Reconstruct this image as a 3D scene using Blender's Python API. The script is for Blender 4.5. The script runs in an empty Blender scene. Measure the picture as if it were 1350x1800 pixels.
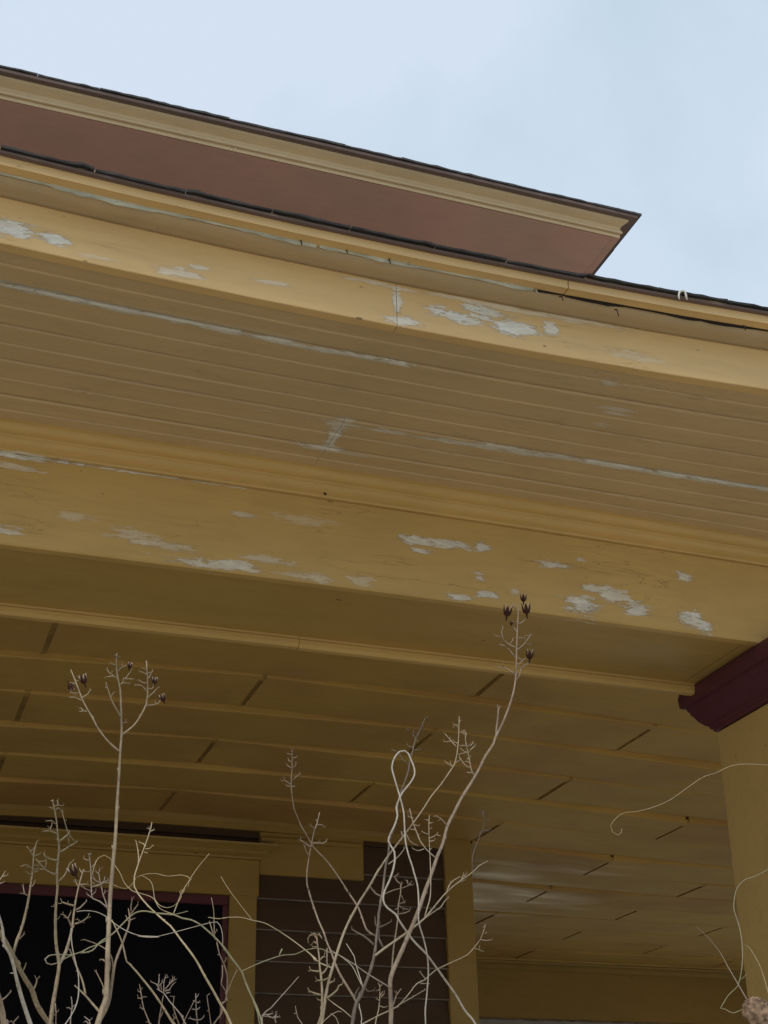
import bpy, bmesh, math, random
from mathutils import Vector, Matrix, noise
random.seed(7)
S = bpy.context.scene
COL = S.collection
CZ = 1.6                                    # eye height above the lawn

# ------------------------------------------------------------------ camera
F_PX = 2491.5                               # focal length in pixels of a 1350x1800 picture
YAW, PITCH, ROLL = math.radians(20.521), math.radians(27.483), math.radians(-1.329)
def cam_axes():
    cy, sy, cp, sp = math.cos(YAW), math.sin(YAW), math.cos(PITCH), math.sin(PITCH)
    f = Vector((sy*cp, cy*cp, sp)); r = Vector((cy, -sy, 0)); u = r.cross(f)
    c, s = math.cos(ROLL), math.sin(ROLL)
    return c*r+s*u, -s*r+c*u, f
RT, UP, FW = cam_axes()
cd = bpy.data.cameras.new('camera'); cam = bpy.data.objects.new('camera', cd); COL.objects.link(cam)
cam.matrix_world = Matrix(((RT.x, UP.x, -FW.x, 0), (RT.y, UP.y, -FW.y, 0), (RT.z, UP.z, -FW.z, CZ), (0, 0, 0, 1)))
cd.sensor_fit = 'VERTICAL'; cd.sensor_height = 36; cd.lens = F_PX/1800*36
cd.clip_start = .05; cd.clip_end = 3000
S.camera = cam

# ------------------------------------------------------------------ light
SUN_EL, SUN_AZ = math.radians(52), math.radians(228)     # azimuth: direction the light comes from, clockwise from +Y
W = bpy.data.worlds.new('World'); S.world = W; W.use_nodes = True
nt = W.node_tree; nt.nodes.clear()
def wn(t, **k):
    n = nt.nodes.new(t)
    for a, b in k.items(): setattr(n, a, b)
    return n
out = wn('ShaderNodeOutputWorld'); bg = wn('ShaderNodeBackground'); bg.inputs[1].default_value = .115
sky = wn('ShaderNodeTexSky', sky_type='NISHITA', sun_disc=False, sun_elevation=SUN_EL, sun_rotation=SUN_AZ)
sky.dust_density = 1.5
tc = wn('ShaderNodeTexCoord')
n1 = wn('ShaderNodeTexNoise'); n1.inputs['Scale'].default_value = 4.2; n1.inputs['Detail'].default_value = 5; n1.inputs['Roughness'].default_value = .45
n1.inputs['Distortion'].default_value = .3
mpw = wn('ShaderNodeMapping'); mpw.inputs['Location'].default_value = (.9, .45, .2)
nt.links.new(tc.outputs['Generated'], mpw.inputs[0]); nt.links.new(mpw.outputs[0], n1.inputs['Vector'])
mr = wn('ShaderNodeMapRange'); mr.inputs[1].default_value = .4; mr.inputs[2].default_value = .6; mr.inputs[3].default_value = .0; mr.inputs[4].default_value = 1
nt.links.new(n1.outputs['Fac'], mr.inputs[0])
cl = wn('ShaderNodeMixRGB'); cl.inputs[1].default_value = (5.2, 6.45, 7.4, 1); cl.inputs[2].default_value = (6.25, 7.15, 8.4, 1)
nt.links.new(mr.outputs[0], cl.inputs[0])
mx = wn('ShaderNodeMixRGB'); mx.inputs[0].default_value = .9
nt.links.new(sky.outputs[0], mx.inputs[1]); nt.links.new(cl.outputs[0], mx.inputs[2])
nt.links.new(mx.outputs[0], bg.inputs[0]); nt.links.new(bg.outputs[0], out.inputs[0])
sd = bpy.data.lights.new('sun', 'SUN'); sd.energy = 1.5; sd.angle = math.radians(24); sd.color = (1, .90, .76)
so = bpy.data.objects.new('sun', sd); COL.objects.link(so)
sdir = Vector((math.sin(SUN_AZ)*math.cos(SUN_EL), math.cos(SUN_AZ)*math.cos(SUN_EL), math.sin(SUN_EL)))
so.rotation_euler = sdir.to_track_quat('Z', 'Y').to_euler(); so.location = (0, 0, 20)
S.render.engine = 'CYCLES'
S.view_settings.view_transform = 'Standard'; S.view_settings.look = 'None'
S.view_settings.exposure = 0; S.view_settings.gamma = 1; S.view_settings.use_curve_mapping = False
S.cycles.max_bounces = 8; S.cycles.diffuse_bounces = 5

# ------------------------------------------------------------------ helpers
def ray(x, y):
    return RT*(x-675)+UP*(900-y)+FW*F_PX
def atY(x, y, Y):                           # point of the vertical plane Y seen at a pixel of the photograph
    d = ray(x, y); d = d*(Y/d.y); return Vector((d.x, d.y, d.z+CZ))
def atZ(x, y, z):                           # point of the horizontal plane z (above the eye)
    d = ray(x, y); d = d*(z/d.z); return Vector((d.x, d.y, d.z+CZ))
def empty(name, loc=(0, 0, 0)):
    o = bpy.data.objects.new(name, None); COL.objects.link(o); o.location = loc; return o
def tag(o, label=None, cat=None, group=None, kind=None):
    if label: o['label'] = label
    if cat: o['category'] = cat
    if group: o['group'] = group
    if kind: o['kind'] = kind
    return o
def link(name, me, parent=None):
    o = bpy.data.objects.new(name, me); COL.objects.link(o)
    if parent is not None:
        bpy.context.view_layer.update() if False else None
        o.parent = parent
        o.matrix_parent_inverse = Matrix.Translation(parent_loc(parent)).inverted()
    return o
def parent_loc(p):
    v = p.location.copy()
    while p.parent is not None: p = p.parent
    return v if True else v
def mesh(name, vs, fs, mats, parent=None, smooth=False, mi=None, uv=None):
    me = bpy.data.meshes.new(name); me.from_pydata([tuple(v) for v in vs], [], fs); me.validate()
    for m in (mats if isinstance(mats, (list, tuple)) else [mats]): me.materials.append(m)
    if mi:
        for p, i in zip(me.polygons, mi): p.material_index = i
    if smooth: me.shade_smooth()
    me.update()
    return link(name, me, parent)
def warp(x, Y):                             # the old porch sags a little along its front
    if Y > 3.1: return 0
    u = max(-1.5, min(1.5, (x-.375*Y)/(.31*Y)))
    a = -.012 if Y < 2.1 else (-.012+(Y-2.1)/.55*.012 if Y < 2.65 else .003)
    return a*(1-u*u)
def xprof(name, prof, x0, x1, mats, parent, seg=14, wp=True, wf=None, smooth=False, mi=None, jit=0):
    """closed (Y,z) outline drawn out along X; z above the eye"""
    n = len(prof); vs = []; fs = []; m = []
    seg = max(1, int(math.ceil(seg*(x1-x0)/4)))
    for i in range(seg+1):
        x = x0+(x1-x0)*i/seg
        for (Y, z) in prof:
            vs.append((x, Y, z+CZ+(wf(x, Y) if wf else warp(x, Y) if wp else 0)+(random.uniform(-jit, jit))))
    for i in range(seg):
        for k in range(n):
            a = i*n+k; b = i*n+(k+1) % n
            fs.append((a, b, b+n, a+n)); m.append(mi[k] if mi else 0)
    fs.append(tuple(range(n-1, -1, -1))); m.append(0); fs.append(tuple(seg*n+k for k in range(n))); m.append(0)
    o = mesh(name, vs, fs, mats, parent, mi=m)
    bm = bmesh.new(); bm.from_mesh(o.data); bmesh.ops.recalc_face_normals(bm, faces=bm.faces); bm.to_mesh(o.data); bm.free()
    if smooth:
        o.data.shade_smooth()
        try: o.data.set_sharp_from_angle(angle=math.radians(38))
        except Exception: pass
    return o
def box(name, a, b, mat, parent=None, bev=.003):
    """world box from corner a to corner b, bevelled"""
    bm = bmesh.new()
    bmesh.ops.create_cube(bm, size=1)
    for v in bm.verts:
        v.co = Vector([(a[i]+b[i])/2+v.co[i]*(b[i]-a[i]) for i in range(3)])
    if bev: bmesh.ops.bevel(bm, geom=bm.edges[:], offset=bev, segments=1, affect='EDGES')
    me = bpy.data.meshes.new(name); bm.to_mesh(me); bm.free(); me.materials.append(mat)
    return link(name, me, parent)

# ------------------------------------------------------------------ materials
def new_mat(name):
    m = bpy.data.materials.new(name); m.use_nodes = True
    nt = m.node_tree; return m, nt, nt.nodes['Principled BSDF']
def N(nt, t, **k):
    n = nt.nodes.new(t)
    for a, b in k.items(): setattr(n, a, b)
    return n
def math_(nt, op, a, b=None, c=None, clamp=False):
    n = N(nt, 'ShaderNodeMath', operation=op); n.use_clamp = clamp
    for i, v in enumerate((a, b, c)):
        if v is None: continue
        if isinstance(v, (int, float)): n.inputs[i].default_value = v
        else: nt.links.new(v, n.inputs[i])
    return n.outputs[0]
def noise_(nt, vec, scale, detail=3, rough=.5, dist=0, stretch=None):
    if stretch:
        mp = N(nt, 'ShaderNodeMapping'); mp.inputs['Scale'].default_value = stretch
        nt.links.new(vec, mp.inputs[0]); vec = mp.outputs[0]
    n = N(nt, 'ShaderNodeTexNoise'); n.inputs['Scale'].default_value = scale; n.inputs['Detail'].default_value = detail
    n.inputs['Roughness'].default_value = rough; n.inputs['Distortion'].default_value = dist
    nt.links.new(vec, n.inputs['Vector']); return n.outputs['Fac']
def rng(nt, v, a, b, c=0, d=1):
    n = N(nt, 'ShaderNodeMapRange'); nt.links.new(v, n.inputs[0])
    for i, q in enumerate((a, b, c, d)): n.inputs[i+1].default_value = q
    return n.outputs[0]
def mix(nt, f, a, b, mode='MIX'):
    n = N(nt, 'ShaderNodeMixRGB', blend_type=mode)
    for i, v in enumerate((f, a, b)):
        if isinstance(v, (int, float)): n.inputs[i].default_value = v
        elif isinstance(v, tuple): n.inputs[i].default_value = v+(1,) if len(v) == 3 else v
        else: nt.links.new(v, n.inputs[i])
    return n.outputs[0]

def paint(name, col, rough=.45, patches=None, bare=(.82, .80, .72), wear=.0, grime=.35, grain=.25, dark=(.10, .07, .035), mott=None, chips=True, spec=.4, cracks=0, sheen=None):
    """oil paint on wood; patches = places where it has peeled: (centre, radii, strength) in world metres"""
    m, nt, bs = new_mat(name)
    geo = N(nt, 'ShaderNodeNewGeometry'); P = geo.outputs['Position']
    big = noise_(nt, P, 1.7, 3)
    med = noise_(nt, P, 9, 4, .6, stretch=(.45, 1, 1))
    fine = noise_(nt, P, 60, 4, .65, stretch=(.12, 1, 1))
    c = mix(nt, rng(nt, big, .3, .7), tuple(v*.93 for v in col), tuple(v*1.05 for v in col))
    if mott: c = mix(nt, rng(nt, noise_(nt, P, 2.6, 2), .42, .62, 0, .55), c, mott)
    c = mix(nt, rng(nt, med, .5, .8, 0, grime), c, tuple(v*.66 for v in col))
    c = mix(nt, rng(nt, fine, .45, .75, 0, .32), c, tuple(v*.7 for v in col))
    if chips:
        # little nicks and nail heads
        vo = N(nt, 'ShaderNodeTexNoise'); vo.inputs['Scale'].default_value = 62; vo.inputs['Detail'].default_value = 2
        mp = N(nt, 'ShaderNodeMapping'); mp.inputs['Scale'].default_value = (.35, 1, 1.3)
        nt.links.new(P, mp.inputs[0]); nt.links.new(mp.outputs[0], vo.inputs['Vector'])
        c = mix(nt, rng(nt, vo.outputs['Fac'], .755, .77, 0, .75), c, dark)
        c = mix(nt, rng(nt, vo.outputs['Fac'], .2, .185, 0, .6), c, bare)
    height = math_(nt, 'MULTIPLY', fine, grain)
    height = math_(nt, 'ADD', height, math_(nt, 'MULTIPLY', med, .5))
    if patches:
        sep = N(nt, 'ShaderNodeSeparateXYZ'); nt.links.new(P, sep.inputs[0])
        e1 = noise_(nt, P, 30, 6, .8, .3, stretch=(.30, 1, 1)); e2 = noise_(nt, P, 130, 5, .75, stretch=(.13, 1, 1))
        edge = math_(nt, 'ADD', math_(nt, 'MULTIPLY', math_(nt, 'SUBTRACT', e1, .5), 3.4), math_(nt, 'MULTIPLY', math_(nt, 'SUBTRACT', e2, .5), 4.2))
        tot = None
        for (cen, rad, st) in patches:
            s = N(nt, 'ShaderNodeVectorMath', operation='SUBTRACT'); nt.links.new(P, s.inputs[0]); s.inputs[1].default_value = cen
            q = N(nt, 'ShaderNodeVectorMath', operation='MULTIPLY'); nt.links.new(s.outputs[0], q.inputs[0]); q.inputs[1].default_value = tuple(1/r for r in rad)
            l = N(nt, 'ShaderNodeVectorMath', operation='LENGTH'); nt.links.new(q.outputs[0], l.inputs[0])
            d = math_(nt, 'ADD', l.outputs['Value'], edge)
            k = rng(nt, d, 1.17, .86, 0, st)
            tot = k if tot is None else math_(nt, 'MAXIMUM', tot, k)
        tot = math_(nt, 'MULTIPLY', tot, rng(nt, e2, .34, .52, .55, 1))
        prim = mix(nt, rng(nt, e1, .35, .65), bare, tuple(v*.72 for v in bare))
        prim = mix(nt, rng(nt, e2, .55, .72, 0, .7), prim, tuple(v*.8 for v in col))
        c = mix(nt, tot, c, prim)
        height = math_(nt, 'SUBTRACT', height, math_(nt, 'MULTIPLY', tot, .9))
        r = math_(nt, 'ADD', math_(nt, 'MULTIPLY', tot, .35), rough); nt.links.new(r, bs.inputs['Roughness'])
    else:
        nt.links.new(rng(nt, med, .3, .7, rough-.08, rough+.12), bs.inputs['Roughness'])
    bs.inputs['Specular IOR Level'].default_value = spec
    if cracks:
        k1 = noise_(nt, P, 20, 4, .6, .6, stretch=(.10, 1, 1)); k2 = noise_(nt, P, 4.5, 3, .6, stretch=(.5, 1, 1))
        ln = rng(nt, math_(nt, 'ABSOLUTE', math_(nt, 'SUBTRACT', k1, .5)), .0035, .0012, 0, 1)
        ln = math_(nt, 'MULTIPLY', ln, rng(nt, k2, .50, .60, 0, cracks))
        c = mix(nt, ln, c, dark); height = math_(nt, 'SUBTRACT', height, ln)
    if sheen:                                # a stretch of boards where the paint has kept its gloss
        (cx, cy, rx, ry) = sheen
        s_ = N(nt, 'ShaderNodeVectorMath', operation='SUBTRACT'); nt.links.new(P, s_.inputs[0]); s_.inputs[1].default_value = (cx, cy, 0)
        q_ = N(nt, 'ShaderNodeVectorMath', operation='MULTIPLY'); nt.links.new(s_.outputs[0], q_.inputs[0]); q_.inputs[1].default_value = (1/rx, 1/ry, 0)
        l_ = N(nt, 'ShaderNodeVectorMath', operation='LENGTH'); nt.links.new(q_.outputs[0], l_.inputs[0])
        st_ = noise_(nt, P, 7, 3, .6, stretch=(.25, 1, 1))
        g_ = rng(nt, math_(nt, 'ADD', l_.outputs['Value'], math_(nt, 'MULTIPLY', math_(nt, 'SUBTRACT', st_, .5), 2.4)), 1.0, .1, 0, 1)
        nt.links.new(math_(nt, 'SUBTRACT', rough, math_(nt, 'MULTIPLY', g_, rough-.24)), bs.inputs['Roughness'])
        nt.links.new(math_(nt, 'ADD', spec, math_(nt, 'MULTIPLY', g_, .45)), bs.inputs['Specular IOR Level'])
    nt.links.new(c, bs.inputs['Base Color'])
    bp = N(nt, 'ShaderNodeBump'); bp.inputs['Strength'].default_value = .7; bp.inputs['Distance'].default_value = .0022
    nt.links.new(height, bp.inputs['Height']); nt.links.new(bp.outputs[0], bs.inputs['Normal'])
    return m
def simple(name, col, rough=.6, scale=20, var=.25, bump=.3, stretch=None, spec=None):
    m, nt, bs = new_mat(name)
    tcn = N(nt, 'ShaderNodeNewGeometry'); P = tcn.outputs['Position']
    n = noise_(nt, P, scale, 5, .6, stretch=stretch)
    nt.links.new(mix(nt, rng(nt, n, .3, .7), tuple(v*(1-var) for v in col), tuple(v*(1+var) for v in col)), bs.inputs['Base Color'])
    bs.inputs['Roughness'].default_value = rough
    if name.startswith('dark_seed'): spec = .08
    if spec is not None: bs.inputs['Specular IOR Level'].default_value = spec
    if bump:
        bp = N(nt, 'ShaderNodeBump'); bp.inputs['Strength'].default_value = bump; bp.inputs['Distance'].default_value = .003
        nt.links.new(n, bp.inputs['Height']); nt.links.new(bp.outputs[0], bs.inputs['Normal'])
    return m

YEL = (.56, .37, .13)
HS = 1.5847                                  # eave soffit above the eye
YF = HS/.7577                                # fascia face
YB, HB = 2.755, 1.3233                       # beam face, beam underside
YBK = HB/.4318                               # back edge of the beam
HC = 1.65                                    # porch ceiling
YW = 5.96                                    # house wall

def pat(Y, lst):                             # peeled places on a vertical face, from where the photograph shows them
    o = []
    for (x, y, rx, ry, st) in lst:
        p = atY(x, y, Y); k = (p-Vector((0, 0, CZ))).length/F_PX
        o.append((tuple(p), (rx*k*1.0, .25, ry*k*.92), st))
    return o
beam_pat = pat(YB, [(730, 950, 30, 9, 1), (793, 956, 40, 8, 1), (848, 962, 17, 8, 1), (737, 968, 20, 5, .9), (972, 993, 27, 7, .9), (1022, 984, 10, 5, .7),
    (844, 1014, 10, 8, .8), (856, 1045, 22, 9, 1), (812, 1051, 24, 6, .9), (905, 1040, 8, 8, .5), (1025, 1067, 30, 17, 1), (1080, 1043, 26, 16, .8),
    (1040, 1034, 22, 7, .8), (1117, 1070, 26, 13, .95), (1203, 1013, 13, 8, .9), (1215, 1088, 20, 15, 1), (1235, 1101, 20, 12, 1),
    (70, 806, 85, 6, 1), (230, 828, 110, 4, .9), (380, 850, 80, 3, .6), (20, 820, 45, 6, .55), (-5, 930, 30, 9, .8), (135, 907, 30, 10, .35),
    (240, 940, 40, 12, .45), (290, 958, 50, 9, .5), (350, 990, 80, 8, .75), (410, 993, 35, 10, .8), (470, 985, 45, 7, .5),
    (540, 1013, 45, 8, .45), (430, 905, 22, 6, .6), (540, 915, 50, 9, .3), (635, 1022, 22, 10, .4)])
fas_pat = pat(YF, [(15, 403, 34, 17, 1), (97, 420, 28, 12, .95), (322, 482, 38, 9, .6), (350, 470, 14, 6, .6), (480, 497, 28, 5, .5), (698, 530, 7, 45, .8),
    (708, 563, 30, 9, .85), (770, 546, 18, 12, .9), (806, 556, 38, 12, 1), (850, 550, 34, 17, 1), (900, 575, 36, 19, 1), (968, 578, 13, 14, .85),
    (660, 498, 60, 5, .5), (880, 540, 120, 6, .5), (1000, 558, 90, 5, .45), (1120, 628, 60, 9, .25), (180, 455, 30, 5, .3)])
def hpat(z, lst):
    o = []
    for (x, y, rx, ry, st) in lst:
        p = atZ(x, y, z); o.append((tuple(p), (rx, ry, .3), st))
    return o
sof_pat = []
sof_pat += hpat(HS, [(40, 505, .16, .007, 1), (160, 530, .2, .008, 1), (330, 562, .22, .005, 1), (480, 592, .2, .005, 1), (600, 614, .13, .005, 1),
    (760, 770, .25, .004, .8), (900, 790, .2, .006, .9), (1000, 806, .25, .006, 1), (1130, 827, .22, .007, 1), (1290, 852, .25, .010, 1),
    (600, 745, .03, .03, .7), (588, 765, .012, .07, 1), (572, 788, .05, .012, .8), (610, 797, .09, .004, .9), (1085, 716, .035, .006, .6), (1080, 724, .03, .006, .6), (1056, 745, .015, .008, .4), (1068, 670, .02, .008, .6),
    (400, 572, .3, .015, .15)])
M_YEL = paint('yellow_paint', YEL)
M_TRIM_SHADED = paint('shaded_yellow_trim_paint', (.37, .235, .06), grime=.3)  # yellow darkened in its colour to stand in for the porch interior's shade
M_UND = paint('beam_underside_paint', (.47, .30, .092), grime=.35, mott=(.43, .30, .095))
M_BEAM = paint('yellow_paint_peeling_on_beam', YEL, patches=beam_pat, cracks=.4)
M_BED = paint('yellow_paint_bed_moulding', YEL, patches=pat(2.69, [(1275, 928, 40, 7, 1), (1325, 936, 50, 8, 1)])+pat(2.746, [(60, 802, 80, 3.5, 1), (160, 817, 60, 3, 1), (260, 832, 80, 2.5, .9), (400, 853, 60, 2, .7)]), chips=False)
M_FAS = paint('yellow_paint_peeling_on_fascia', (.66, .445, .195), patches=fas_pat, cracks=.25)
M_SOF = paint('yellow_paint_on_soffit', (.55, .40, .215), patches=sof_pat, grime=.25, chips=False, bare=(.74, .72, .64), cracks=.3)
M_EDGE = paint('weathered_yellow_paint', (.47, .345, .195), grime=.5, mott=(.38, .30, .19))
M_CEIL = paint('gloss_yellow_ceiling_paint', (.60, .39, .115), rough=.55, spec=.10, sheen=(2.6, 7.0, 1.1, 1.0), grime=.3, mott=(.50, .29, .11), chips=False, grain=.15)
M_CEIL2 = paint('gloss_ceiling_paint_warm', (.575, .365, .108), rough=.58, spec=.10, sheen=(2.6, 7.0, 1.1, 1.0), grime=.35, mott=(.47, .255, .105), chips=False, grain=.15)
M_UPY = paint('yellow_paint_upper_cornice', (.62, .47, .28), grime=.25, chips=False)
M_BRN = paint('brown_paint_upper_soffit', (.56, .32, .25), rough=.7, grime=.2, grain=.1, dark=(.08, .05, .04), mott=(.46, .305, .22), chips=False)
M_BRN2 = paint('brown_drip_board', (.15, .10, .085), rough=.7, grime=.3, chips=False)
M_PUR = paint('plum_trim_paint', (.112, .033, .042), rough=.5, spec=.3, grime=.3, grain=.2, chips=False)
M_CLAP = paint('dark_brown_siding_paint', (.090, .056, .036), rough=.6, grime=.3, chips=False, spec=.12)
M_LIP = simple('pale_board_edge', (.22, .185, .155), .8, 30, .5, 0, (.4, 1, 1))
M_DARK = simple('dark_void', (.012, .009, .007), .9, 8, .2, 0)
M_BACK = simple('shadowed_boarding', (.03, .02, .01), .9, 8, .2, 0)
M_SHIN = simple('asphalt_shingle', (.075, .07, .07), .95, 160, .6, .6)
M_ROOF = simple('pale_bounce_roofing', (.30, .28, .25), .9, 60, .2, .4)  # unseen porch roof, made pale to bounce light onto the upper soffit
M_TAR = simple('old_tarred_shingle_edge', (.035, .033, .034), .8, 60, .7, .6, (.3, 1, 1))
M_CAULK = simple('cracked_caulk', (.50, .53, .46), .8, 60, .3, .4, (.3, 1, 1))
M_JNT = simple('darker_joint', (.42, .265, .08), .8, 20, .25, 0)  # darker tone for plank ends, end joints and the ceiling backing
M_FLOOR = simple('grey_porch_floor_paint', (.16, .15, .14), .5, 12, .2, .2)
M_SCREEN = simple('black_insect_screen', (.006, .006, .009), .8, 300, .1, 0, spec=.1)

# ------------------------------------------------------------------ ground
m, nt_, bs = new_mat('lawn')
g_ = N(nt_, 'ShaderNodeNewGeometry').outputs['Position']
nt_.links.new(mix(nt_, rng(nt_, noise_(nt_, g_, .8, 5), .35, .65), (.36, .30, .19), (.50, .42, .29)), bs.inputs['Base Color']); bs.inputs['Roughness'].default_value = .95
nt_.links.new((lambda b: (nt_.links.new(noise_(nt_, g_, 60, 4), b.inputs['Height']), b)[1])(N(nt_, 'ShaderNodeBump')).outputs[0], bs.inputs['Normal'])
M_LAWN = m
M_CONC = simple('pale_bounce_concrete', (.56, .51, .43), .9, 6, .15, .3)
tag(mesh('lawn', [(-900, -900, 0), (900, -900, 0), (900, 900, 0), (-900, 900, 0)], [(0, 1, 2, 3)], M_LAWN), kind='structure')
box('bounce_slab', (-16, -16, -.05), (22, .9, .03), M_CONC, bev=.01)['kind'] = 'structure'  # wide pale slab added out of view to bounce light under the eaves

# ------------------------------------------------------------------ porch
porch = tag(empty('porch', (1, 2.9, 0)), 'old ochre yellow wooden porch with peeling beam, wide eave and boarded ceiling', 'porch')
PX0, PX1 = -3.6, 6.6
PYB = 8.85
eave = link('eave', None, porch); eave.location = (0, 0, 0)
def sub(parent, *a, **k): return a
# beadboard soffit: narrow boards each with a groove down its middle, open seams between
bounds = [YF+.004, HS/.7154, HS/.6752, HS/.6416, HS/.6090, 2.71]
cuts = [[-.9, 3.4], [.2, 2.3], [-1.6, 2.05], [-.6, None], [-2, 3.1]]
jx = atZ(588, 765, HS).x
cuts = [[-.9, 3.1], [-2.0, -.4, 2.9], [-.6, 3.4], [-1.5, jx], [-2.4, jx, 3.0]]
for i in range(5):
    a, b = bounds[i]+.0012, bounds[i+1]-.0012
    mid = (a+b)/2
    prof = [(a, HS+.014), (a, HS+.005), (a+.0025, HS), (mid-.006, HS), (mid-.0015, HS+.0034), (mid+.0015, HS+.0034), (mid+.0035, HS-.0003), (b-.010, HS), (b, HS+.004), (b, HS+.014)]
    xs = [PX0]+cuts[i]+[PX1-.7]
    for k in range(len(xs)-1):
        dz = random.uniform(-.0012, .0012)
        xprof('soffit_board', [(p[0], p[1]+dz) for p in prof], xs[k]+.0004, xs[k+1]-.0004, M_SOF, eave, seg=10)
xprof('soffit_backing', [(YF+.01, HS+.018), (2.72, HS+.018), (2.72, HS+.03), (YF+.01, HS+.03)], PX0, PX1-.7, M_BACK, eave)
# fascia in two lengths, butted
jf = atY(697, 530, YF).x
for x0, x1 in ((PX0, jf-.0006), (jf+.0006, PX1-.7)):
    zb = YF*.8086
    xprof('fascia_board', [(YF+.022, HS-.004), (YF+.0012, HS-.004), (YF, HS-.0026), (YF, zb-.012), (YF+.006, zb-.004), (YF+.022, zb-.004)], x0, x1, M_FAS, eave)
t = lambda Y, r: (Y, Y*r)
# bed cove above the fascia
xprof('eave_cove', [(YF+.022, YF*.8086-.004), t(YF-.001, .8060), t(YF-.006, .8086), t(YF-.012, .8112), t(YF-.026, .8165), t(YF-.036, .8225), t(YF-.041, .8262), (YF-.041, YF*.835), (YF+.022, YF*.835)],
      PX0, PX1-.7, M_EDGE, eave, smooth=True)
# shadow board, its cracked joint below it
jg = [PX0, atY(38, 315, YF-.04).x, atY(1082, 548, YF-.04).x, PX1-.7]
for k in range(3):
    xprof('shadow_board', [t(YF-.0395, .8286), t(YF-.058, .8374), (YF-.058, (YF-.058)*.8385), (YF-.030, YF*.836), (YF-.030, YF*.826)], jg[k]+.0015, jg[k+1]-.0015, M_EDGE, eave)
# caulk remains in the joint (left two thirds), open dark joint to the right
def caulk(xa, xb, r, thick, mat, name):
    n = max(2, int((xb-xa)/.02)); vs = []; fs = []
    Y = YF-.0432
    for i in range(n+1):
        x = xa+(xb-xa)*i/n
        h = thick*(.42+noise.noise((x*9, 1, r*9))*1.5+noise.noise((x*45, 3, r*9))*.7); h = max(.0005, h)
        zc = Y*(r+.0004)+CZ+warp(x, Y)+noise.noise((x*6, 4, 0))*.0015
        for (dy, dz) in ((0, -h), (-.004, -h*.6), (-.005, h*.6), (0, h)): vs.append((x, Y+dy, zc+dz))
    for i in range(n):
        for k in range(3): a = i*4+k; fs.append((a, a+4, a+5, a+1))
    return mesh(name, vs, fs, mat, eave)
xg = lambda px, py: atY(px, py, YF-.04).x
caulk(PX0, xg(555, 430), .8274, .0046, M_CAULK, 'caulk_bead')
caulk(xg(560, 432), xg(935, 511), .8276, .0034, M_CAULK, 'caulk_bead')
caulk(xg(940, 511), PX1-.7, .8278, .0042, M_DARK, 'open_joint')
# drip moulding, rounded top
Yd = YF-.066
xprof('drip_moulding', [(Yd+.01, Yd*.8375), t(Yd+.001, .8372), t(Yd-.003, .8384), t(Yd-.003, .8440), t(Yd-.0045, .8480), t(Yd-.009, .8512), (Yd-.009, Yd*.853), (Yd+.03, Yd*.853), (Yd+.03, Yd*.8375)],
      PX0, xg(985, 490)-.001, M_FAS, eave, smooth=True)
xprof('drip_moulding', [(Yd+.01, Yd*.8375), t(Yd+.001, .8372), t(Yd-.003, .8384), t(Yd-.003, .8440), t(Yd-.0045, .8480), t(Yd-.009, .8512), (Yd-.009, Yd*.853), (Yd+.03, Yd*.853), (Yd+.03, Yd*.8375)],
      xg(985, 490)+.001, PX1-.7, M_FAS, eave, smooth=True)
# roof: deck board with ragged shingle edge
Ys = Yd-.018
xprof('roof_edge_board', [(Ys+.004, Ys*.8535), (Ys+.004, Ys*.8562), (Ys+.12, Ys*.8562+.02), (Ys+.12, Ys*.8535)], PX0, PX1-.7, M_BRN2, eave)
roof = link('roof', None, porch)
def shingles(parent, Yedge, zedge, x0, x1, slope, mat, wp, jag, w=.165, depth=.16, th=.006, edge=None):
    x = x0
    while x < x1:
        ww = min(w*random.uniform(.9, 1.1), x1-x)
        n = 8; vs = []; fs = []
        dy0 = random.uniform(-.002, .002); dz0 = random.uniform(-jag, jag)*.6
        for i in range(n+1):
            xx = x+.001+(ww-.002)*i/n
            e = noise.noise((xx*23, Yedge*3, 0))*jag*1.6+noise.noise((xx*80, 2, 0))*jag*.8
            z0 = zedge+CZ+(warp(xx, Yedge) if wp else 0)+dz0+abs(e)*.6
            y0 = Yedge+dy0+e*.8
            vs += [(xx, y0, z0), (xx, y0-.001, z0+th*random.uniform(.7, 1.2)), (xx, y0+depth, z0+th+depth*slope), (xx, y0+depth, z0+depth*slope)]
        for i in range(n):
            for k in range(4): a = i*4+k; b = i*4+(k+1) % 4; fs.append((a, b, b+4, a+4))
        fs += [(3, 2, 1, 0), (n*4, n*4+1, n*4+2, n*4+3)]
        mesh('shingle', vs, fs, mat, parent)
        x += ww
shingles(roof, Ys-.002, Ys*.8566, PX0, PX1-.7, .17, M_TAR, True, .0036, th=.0042)
mesh('roof_covering', [(PX0, Ys+.1, Ys*.86+CZ+.02), (PX1-.7, Ys+.1, Ys*.86+CZ+.02), (PX1-.7, YW, 2.55+CZ), (PX0, YW, 2.55+CZ), (PX1-.7, PYB+.7, Ys*.86+CZ), (2.6, YW, 2.55+CZ), (2.6, PYB+.7, 2.2+CZ)],
     [(0, 1, 2, 3), (1, 4, 6, 5)], M_ROOF, roof)
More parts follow.
